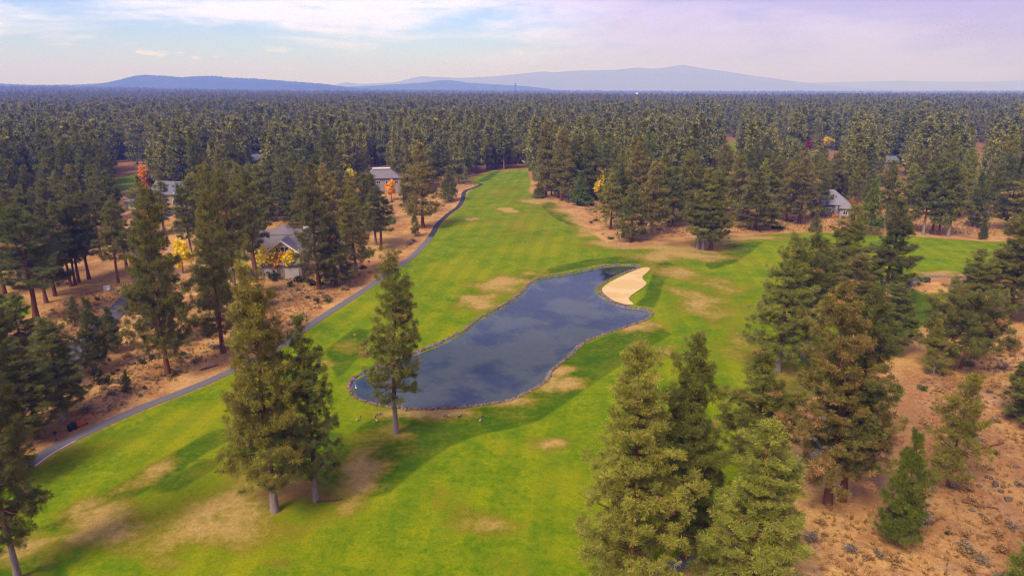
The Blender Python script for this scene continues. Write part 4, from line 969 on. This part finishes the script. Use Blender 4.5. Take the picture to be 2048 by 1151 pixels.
# slate roofed house
e = house_at(330, 414, R(-12), 'slate roofed tan house with several gables behind the olive pines')
boxes('wall', [((3, 7, 2.8), (22, 11, 5.6))], M['tansid'], e); gable_roof('roof', 11, 22, 5.6, 4.6, .6, M['shB'], e, (3, 7, 0), 'x')
for sgn in (-1, 1): 
    pass
gable_wall('gable', 6.4, 5.0, 3.0, 1.35, M['tansid'], e, 8); boxes('dormer_wall', [((8, 3.3, 4.9), (6.4, 3.7, 2.2))], M['tansid'], e)
gable_roof('roof', 6.4, 5.5, 6.0, 2.9, .45, M['shB'], e, (8, 4.4, 0)); gable_wall('gable', 6.3, 6.0, 2.8, 1.4, M['tansid'], e, 8); bargeboard(e, 6.4, 6.0, 2.9, .45, 1.1, 'white', 8); window(e, 8, 1.36, 6.6, 1.8, 1.5, 2)
boxes('wing_wall', [((-9, 1.0, 2.2), (8.5, 10, 4.4))], M['tansid'], e); gable_roof('roof', 8.5, 10, 4.4, 3.2, .6, M['shB'], e, (-9, 1, 0)); gable_wall('gable', 8.3, 4.4, 3.1, -4.02, M['tansid'], e, -9); bargeboard(e, 8.5, 4.4, 3.2, .6, -4.7, 'greysid', -9)
boxes('garage_wall', [((-9, -6.4, 1.5), (9, 4.6, 3.0))], M['tansid'], e); hip_roof('garage_roof', 9, 4.8, 3.0, 1.6, .5, 6, M['shB'], e, (-9, -6.3, 0)); boxes('garage_door', [((-9, -8.75, 1.2), (4.8, .12, 2.4))], M['white'], e)
boxes('porch_post', [((13, .2, 1.6), (.4, .4, 3.2))], M['white'], e); boxes('porch_post', [((10, .2, 1.6), (.4, .4, 3.2))], M['white'], e); boxes('porch_roof', [((11.5, .6, 3.35), (5, 2.6, .25))], M['shB'], e); boxes('door', [((11.5, 1.42, 1.1), (1.2, .12, 2.2))], M['brown'], e); window(e, 4.5, 1.48, 2.2, 2.4, 1.5, 2)
# hip roofed house
e = house_at(764, 386, R(8), 'stone house with brown grey hip roof and a white ridge beside the yellow green tree')
boxes('wall', [((0, 6, 3.7), (18, 12, 7.4))], M['stone'], e); rf = hip_roof('roof', 18, 12, 7.4, 4.4, .8, 8.5, M['shA'], e, (0, 6, 0))
boxes('ridge_cap', [((0, 6, 11.86), (8.9, 2.4, .30))], M['snow'], rf)
for k in (-6, -1.5, 3, 7.4): window(e, k, -.02, 5.4, 1.8, 1.6, 2)
for k in (-5, 3): window(e, k, -.02, 2.0, 2.0, 1.7, 2)
for k in (2.5, 6, 9.5): window(e, 9.02, k, 4.9, 1.3, 3.6, 1, 'r', 'greysid')
for k in (-8.9, 8.9): boxes('corner_pillar', [((k, 0.05, 3.65), (.9, .7, 7.3))], M['tansid'], e)
# pale grey house on the right
e = house_at(1664, 433, R(-20), 'pale grey roofed house with stone walls above the red shrubs')
boxes('wall', [((-1, 6, 2.4), (14, 12, 4.8))], M['greysid'], e); rf = hip_roof('roof', 14, 12, 4.8, 5.6, .8, 2.2, M['shC'], e, (-1, 6, 0))
boxes('vent_pipe', [((.8, 2.6, 8.0), (.3, .3, .9))], M['metal'], rf); boxes('vent_pipe', [((-1.2, 1.8, 7.4), (.3, .3, .8))], M['metal'], rf)
boxes('bay_wall', [((4.6, -1.0, 1.9), (4.4, 2.6, 3.8))], M['stone'], e); hip_roof('bay_roof', 4.4, 3.4, 3.8, 2.6, .5, .6, M['shC'], e, (4.6, -.8, 0)); window(e, 4.6, -2.32, 2.2, 1.6, 1.8, 2)
for k in (-5.5, -1.5): window(e, k, -.02, 2.6, 2.0, 1.8, 2)
window(e, 6.02, 4, 2.6, 1.8, 1.8, 2, 'r'); boxes('stone_pillar', [((1.2, -.3, 2.3), (1.0, .7, 4.6))], M['stone'], e); boxes('door', [((.0, -.06, 1.1), (1.2, .12, 2.2))], M['brown'], e)
# its neighbour, seen through the pines
e = house_at(1562, 424, R(10), 'whitish roofed house mostly hidden behind the brownish pine')
boxes('wall', [((0, 5, 2.4), (13, 10, 4.8))], M['greysid'], e); hip_roof('roof', 13, 10, 4.8, 4.6, .8, 5, M['shC'], e, (0, 5, 0))
for k in (-4, 0, 4): window(e, k, -.02, 2.6, 1.8, 1.7, 2)
for px, py, lb in ((516, 331, 'far grey roofed house between distant pines on the slate house side'), (1780, 337, 'far slate roofed house deep in the wood beyond the second fairway')):
    e = house_at(px, py, R(15), lb)
    boxes('wall', [((0, 4, 2.2), (13, 8, 4.4))], M['tansid'], e); gable_roof('roof', 8, 13, 4.4, 3.2, .6, M['shB'], e, (0, 4, 0), 'x')
    for k in (-3.5, 0, 3.5): window(e, k, -.02, 2.4, 1.5, 1.4, 2)

# ------------------------------------------------------------------ small things by the tee
x, y = ground_pt(166, 852); e = empty('park_bench', (x, y, h1(x, y)), R(62))
for k in range(3): boxes('seat_slat', [((0, -.17+.17*k, .46), (1.9, .14, .05))], M['redwood'], e)
for k in range(2): boxes('back_slat', [((0, .33+.03*k, .66+.2*k), (1.9, .05, .16))], M['redwood'], e)
for k in (-.75, .75): boxes('leg', [((k, -.12, .21), (.08, .08, .42)), ((k, .26, .40), (.08, .08, .80)), ((k, .07, .41), (.08, .46, .05))], M['metal'], e)
tag(e, 'red orange slatted bench beside the cart path', 'bench')
def lathe(name, prof, mat, parent, sides=14):
    V = [(r_*math.cos(2*math.pi*k/sides), r_*math.sin(2*math.pi*k/sides), z) for r_, z in prof for k in range(sides)]
    Fc = [(i*sides+k, i*sides+(k+1) % sides, (i+1)*sides+(k+1) % sides, (i+1)*sides+k) for i in range(len(prof)-1) for k in range(sides)]
    Fc += [tuple(range(sides))[::-1], tuple((len(prof)-1)*sides+k for k in range(sides))]
    return link(name, mesh_py(name, V, Fc, mat), parent)
for (px, py, lb) in ((141, 862, 'dark green litter bin by the cart path, farther from the bench'), (150, 858, 'dark green litter bin by the cart path, next to the bench')):
    x, y = ground_pt(px, py); e = empty('litter_bin', (x, y, h1(x, y)))
    lathe('body', [(.30, 0), (.33, .05), (.36, .85), (.38, .88)], M['dgreen'], e); lathe('lid', [(.40, .885), (.40, .95), (.28, 1.08), (.08, 1.12)], M['dgreen'], e); tag(e, lb, 'bin')
x, y = ground_pt(113, 880); e = empty('ball_washer', (x, y, h1(x, y)))
lathe('post', [(.22, 0), (.22, .05), (.05, .07), (.05, 1.05)], M['metal'], e); boxes('tank', [((0, 0, 1.24), (.34, .34, .36))], M['dgreen'], e); lathe('handle', [(.03, 1.425), (.03, 1.60), (.07, 1.61), (.07, 1.67)], M['metal'], e)
tag(e, 'dark ball washer on a thin post beside the cart path', 'ball washer')
x, y = ground_pt(123, 846); v, f, tn = stones(np.array([[0, 0, .3]]), np.array([.55]), np.random.default_rng(4))
tag(link('boulder', mesh_np('boulder', v, f, (M['rock'],), False, dict(tint=('FACE', tn*0+.95))), None, (x, y, h1(x, y))), 'pale round boulder behind the ball washer', 'boulder')
x, y = ground_pt(215, 582); e = empty('utility_box', (x, y, h1(x, y)), R(20))
boxes('cabinet', [((0, 0, .55), (1.5, .9, 1.1))], M['pgrey'], e); boxes('lid', [((0, 0, 1.16), (1.62, 1.02, .11))], M['pgrey'], e); boxes('door', [((.36, -.47, .55), (.66, .05, .92))], M['white'], e); tag(e, 'pale grey utility box on the dry ground across the lane', 'utility box')
x, y = ground_pt(229, 592); e = empty('lane_lamp', (x, y, h1(x, y)))
lathe('post', [(.10, 0), (.05, .05), (.05, 1.1)], M['metal'], e); lathe('lamp_head', [(.10, 1.11), (.26, 1.15), (.24, 1.36), (.06, 1.46)], M['white'], e); lathe('cap', [(.32, 1.465), (.30, 1.52), (.05, 1.62)], M['metal'], e); tag(e, 'small white headed lamp post beside the lane', 'lamp')
x, y = ground_pt(1240, 477); e = empty('marker_post', (x, y, h1(x, y))); boxes('post', [((0, 0, .5), (.16, .16, 1.0))], M['white'], e); boxes('cap', [((0, 0, 1.03), (.22, .22, .06))], M['white'], e); tag(e, 'short white marker post at the fairway corner', 'post')
# geese: one lofted body each, legs as parts
def goose_mesh(up=True, col=0):
    sp_ = [(-.42, .34, .015), (-.34, .34, .07), (-.18, .33, .14), (0, .32, .165), (.16, .35, .13), (.25, .43, .075), (.30, .55, .05), (.33, .68, .045), (.38, .76, .06), (.45, .77, .05), (.52, .75, .025), (.57, .74, .008)] if up else \
          [(-.42, .34, .015), (-.34, .34, .07), (-.18, .33, .14), (0, .32, .165), (.16, .33, .13), (.27, .31, .075), (.38, .24, .05), (.46, .15, .045), (.52, .09, .055), (.58, .06, .045), (.63, .04, .02), (.66, .03, .008)]
    V, Fc = tube_arrays(np.array([(a, 0, b) for a, b, c_ in sp_]), np.array([c_ for *_, c_ in sp_]), 8)
    tint = np.repeat([.75, .7, .35, .3, .55, .0, .0, .0, .0, .1, .0], 8)
    if col: tint = tint*0+1
    return mesh_np('body', V, np.array(Fc), (GMAT,), True, dict(tint=('FACE', tint)))
GMAT, N = mat_new('goose_feathers'); finish(N, N.mix(N.attr('tint'), (.012, .011, .010), (.52, .45, .38)), .7)
gu, gd, gw = goose_mesh(True), goose_mesh(False), goose_mesh(True, 1)
for k, (px, py, m_, lb) in enumerate([(717, 842, gu, 'goose with raised neck on the yellow turf, farthest from the lone pine'), (753, 843, gu, 'goose standing on the bare dirt beside the lone pine'), (760, 829, gd, 'grazing goose on the bare dirt between the lone pine and the pond'),
  (812, 822, gu, 'dark goose on the straw strip at the pond edge beside the lone pine'), (962, 843, gu, 'single goose out on the dark green rough'), (895, 834, gd, 'grazing goose at the edge of the straw strip, nearer the lone pine'), (920, 833, gd, 'grazing goose at the edge of the straw strip, nearer the single goose')]):
    x, y = ground_pt(px, py); e = empty('goose', (x, y, h1(x, y)), k*1.7+.4); e.scale = (1.15,)*3; link('body', m_, e)
    for s in (-.06, .06): boxes('leg', [((0, s, .10), (.025, .025, .22)), ((.03, s, .012), (.09, .06, .02))], M['metal'], e)
    tag(e, lb, 'goose')
x, y = ground_pt(712, 776, -.28); e = empty('duck', (x, y, -.50), 2.0); link('body', gw, e); tag(e, 'white duck floating near the end of the pond', 'duck')

# ------------------------------------------------------------------ far things: masts, town, hills
def lattice(px, dist, top_py, lb, mat, bar):
    x = (px-CX)/F*dist*1.0; y = dist/cp*1.0; h = height_at(y, top_py); g = h1(x, y)
    e = empty('radio_mast', (x, y, g)); H_ = h-g; w0 = 2.2
    for sx_ in (-1, 1):
        for sy_ in (-1, 1): boxes('leg', [((sx_*w0/2, sy_*w0/2, H_/2), (.5, .5, H_))], M[mat], e)
    boxes('lattice', [((0, 0, z_), (w0, w0, .35)) for z_ in np.arange(6, H_, 5.0)], M[mat], e)
    if bar: boxes('antenna_arm', [((0, 0, H_-2.5), (8, 1.2, 1.4))], M[mat], e); boxes('antenna_arm', [((0, 0, H_-7), (5, 1.2, 1.2))], M[mat], e)
    tag(e, lb, 'mast')
lattice(1003, 1900, 171, 'pale thin radio mast rising from the far forest', 'pgrey', False)
lattice(1031, 2300, 166.5, 'dark radio mast with cross arms rising from the far forest', 'metal', True)
for px, dist, wd, hh, lb in ((1274, 4200, 10, 30, 'tall narrow white building in the far blue forest'), (1294, 4300, 30, 22, 'long white building in the far blue forest'), (1322, 4500, 26, 21, 'pale low building at the end of the far town')):
    x = (px-CX)/F*dist; y = dist/cp; e = empty('far_building', (x, y, h1(x, y)))
    boxes('wall', [((0, 0, hh/2), (wd, 20, hh))], M['white'], e); gable_roof('roof', 20, wd, hh, 4, 1, M['snow'], e, (0, 0, 0), 'x', 1.0); boxes('window_band', [((0, -10.2, hh*.7), (wd*.8, .3, 2))], M['glass'], e); tag(e, lb, 'building')
def ridge(name, dist, prof, depth, mat, label, seed, jag, npx=900):
    """a terrain ridge: silhouette heights by pixel column, falling away in front and behind"""
    rg = np.random.default_rng(seed); xs_ = np.linspace(prof[0][0], prof[-1][0], npx)
    py = np.interp(xs_, [p[0] for p in prof], [p[1] for p in prof])
    kk = np.hanning(25); kk /= kk.sum(); py = np.convolve(np.pad(py, 12, mode='edge'), kk, 'valid')
    yw = dist/cp; X_ = (xs_-CX)/F*dist; top = np.array([height_at(yw, q) for q in py])
    rows = np.array([-1.0, -.75, -.5, -.3, -.15, -.05, 0, .08, .25, .6, 1.0]); V = []
    gl = -30.0
    for r_ in rows:
        f = (1-abs(r_)**1.25)*(1-.18*abs(math.sin(r_*7)))
        und = 1 + .12*np.sin(X_/depth*6+r_*5+seed)*(abs(r_)*2 if abs(r_) < .5 else 1)
        z_ = gl + np.maximum(0, (top-gl))*np.clip(f*und if r_ else 1, 0, 1)
        if jag: z_ = z_ + rg.uniform(0, jag, npx)*(f > .05)
        V.append(np.c_[X_*(1+r_*depth/dist*.0), np.full(npx, yw+r_*depth), z_])
    V = np.vstack(V); i = (np.arange(len(rows)-1)[:, None]*npx+np.arange(npx-1)[None]).ravel()
    tag(link(name, mesh_np(name, V, np.c_[i, i+1, i+npx+1, i+npx], (mat,), not jag)), kind='structure', label=label)
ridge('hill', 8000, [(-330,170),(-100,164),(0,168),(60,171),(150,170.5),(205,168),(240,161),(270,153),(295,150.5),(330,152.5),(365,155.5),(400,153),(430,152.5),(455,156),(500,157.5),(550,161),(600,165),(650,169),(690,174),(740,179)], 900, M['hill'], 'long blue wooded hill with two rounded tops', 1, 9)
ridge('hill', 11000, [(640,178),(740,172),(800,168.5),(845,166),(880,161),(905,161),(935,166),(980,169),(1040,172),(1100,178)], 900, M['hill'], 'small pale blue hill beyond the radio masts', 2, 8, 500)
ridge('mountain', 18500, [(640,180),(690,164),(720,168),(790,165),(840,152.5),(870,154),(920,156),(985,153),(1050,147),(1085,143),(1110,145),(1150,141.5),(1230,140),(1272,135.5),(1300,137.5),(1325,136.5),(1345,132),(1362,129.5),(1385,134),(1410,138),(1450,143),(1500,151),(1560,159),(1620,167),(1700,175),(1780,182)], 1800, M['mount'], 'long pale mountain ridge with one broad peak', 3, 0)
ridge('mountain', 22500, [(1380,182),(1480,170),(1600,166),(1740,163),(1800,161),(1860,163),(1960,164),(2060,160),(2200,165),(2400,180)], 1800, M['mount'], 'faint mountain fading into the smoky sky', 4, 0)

# ------------------------------------------------------------------ hazy air
zt, zb = 690.0, -34.0
V = boxv((0, 10500, (zt+zb)/2), (56000, 31000, zt-zb))
hm = bpy.data.materials.new('haze'); hm.use_nodes = True; N = NT(hm.node_tree)
pv = N.n('ShaderNodeVolumePrincipled'); pv.inputs['Color'].default_value = (0.18, 0.30, 1.0, 1); pv.inputs['Absorption Color'].default_value = (1, 1, 1, 1)
pv.inputs['Density'].default_value = 2.3e-4; pv.inputs['Density Attribute'].default_value = ''; pv.inputs['Anisotropy'].default_value = 0.0
N.t.links.new(pv.outputs[0], N.n('ShaderNodeOutputMaterial').inputs['Volume'])
hz = link('haze', mesh_py('haze', V, BOXF, hm)); tag(hz, 'thin blue haze lying over the whole valley', 'haze', None, 'stuff')
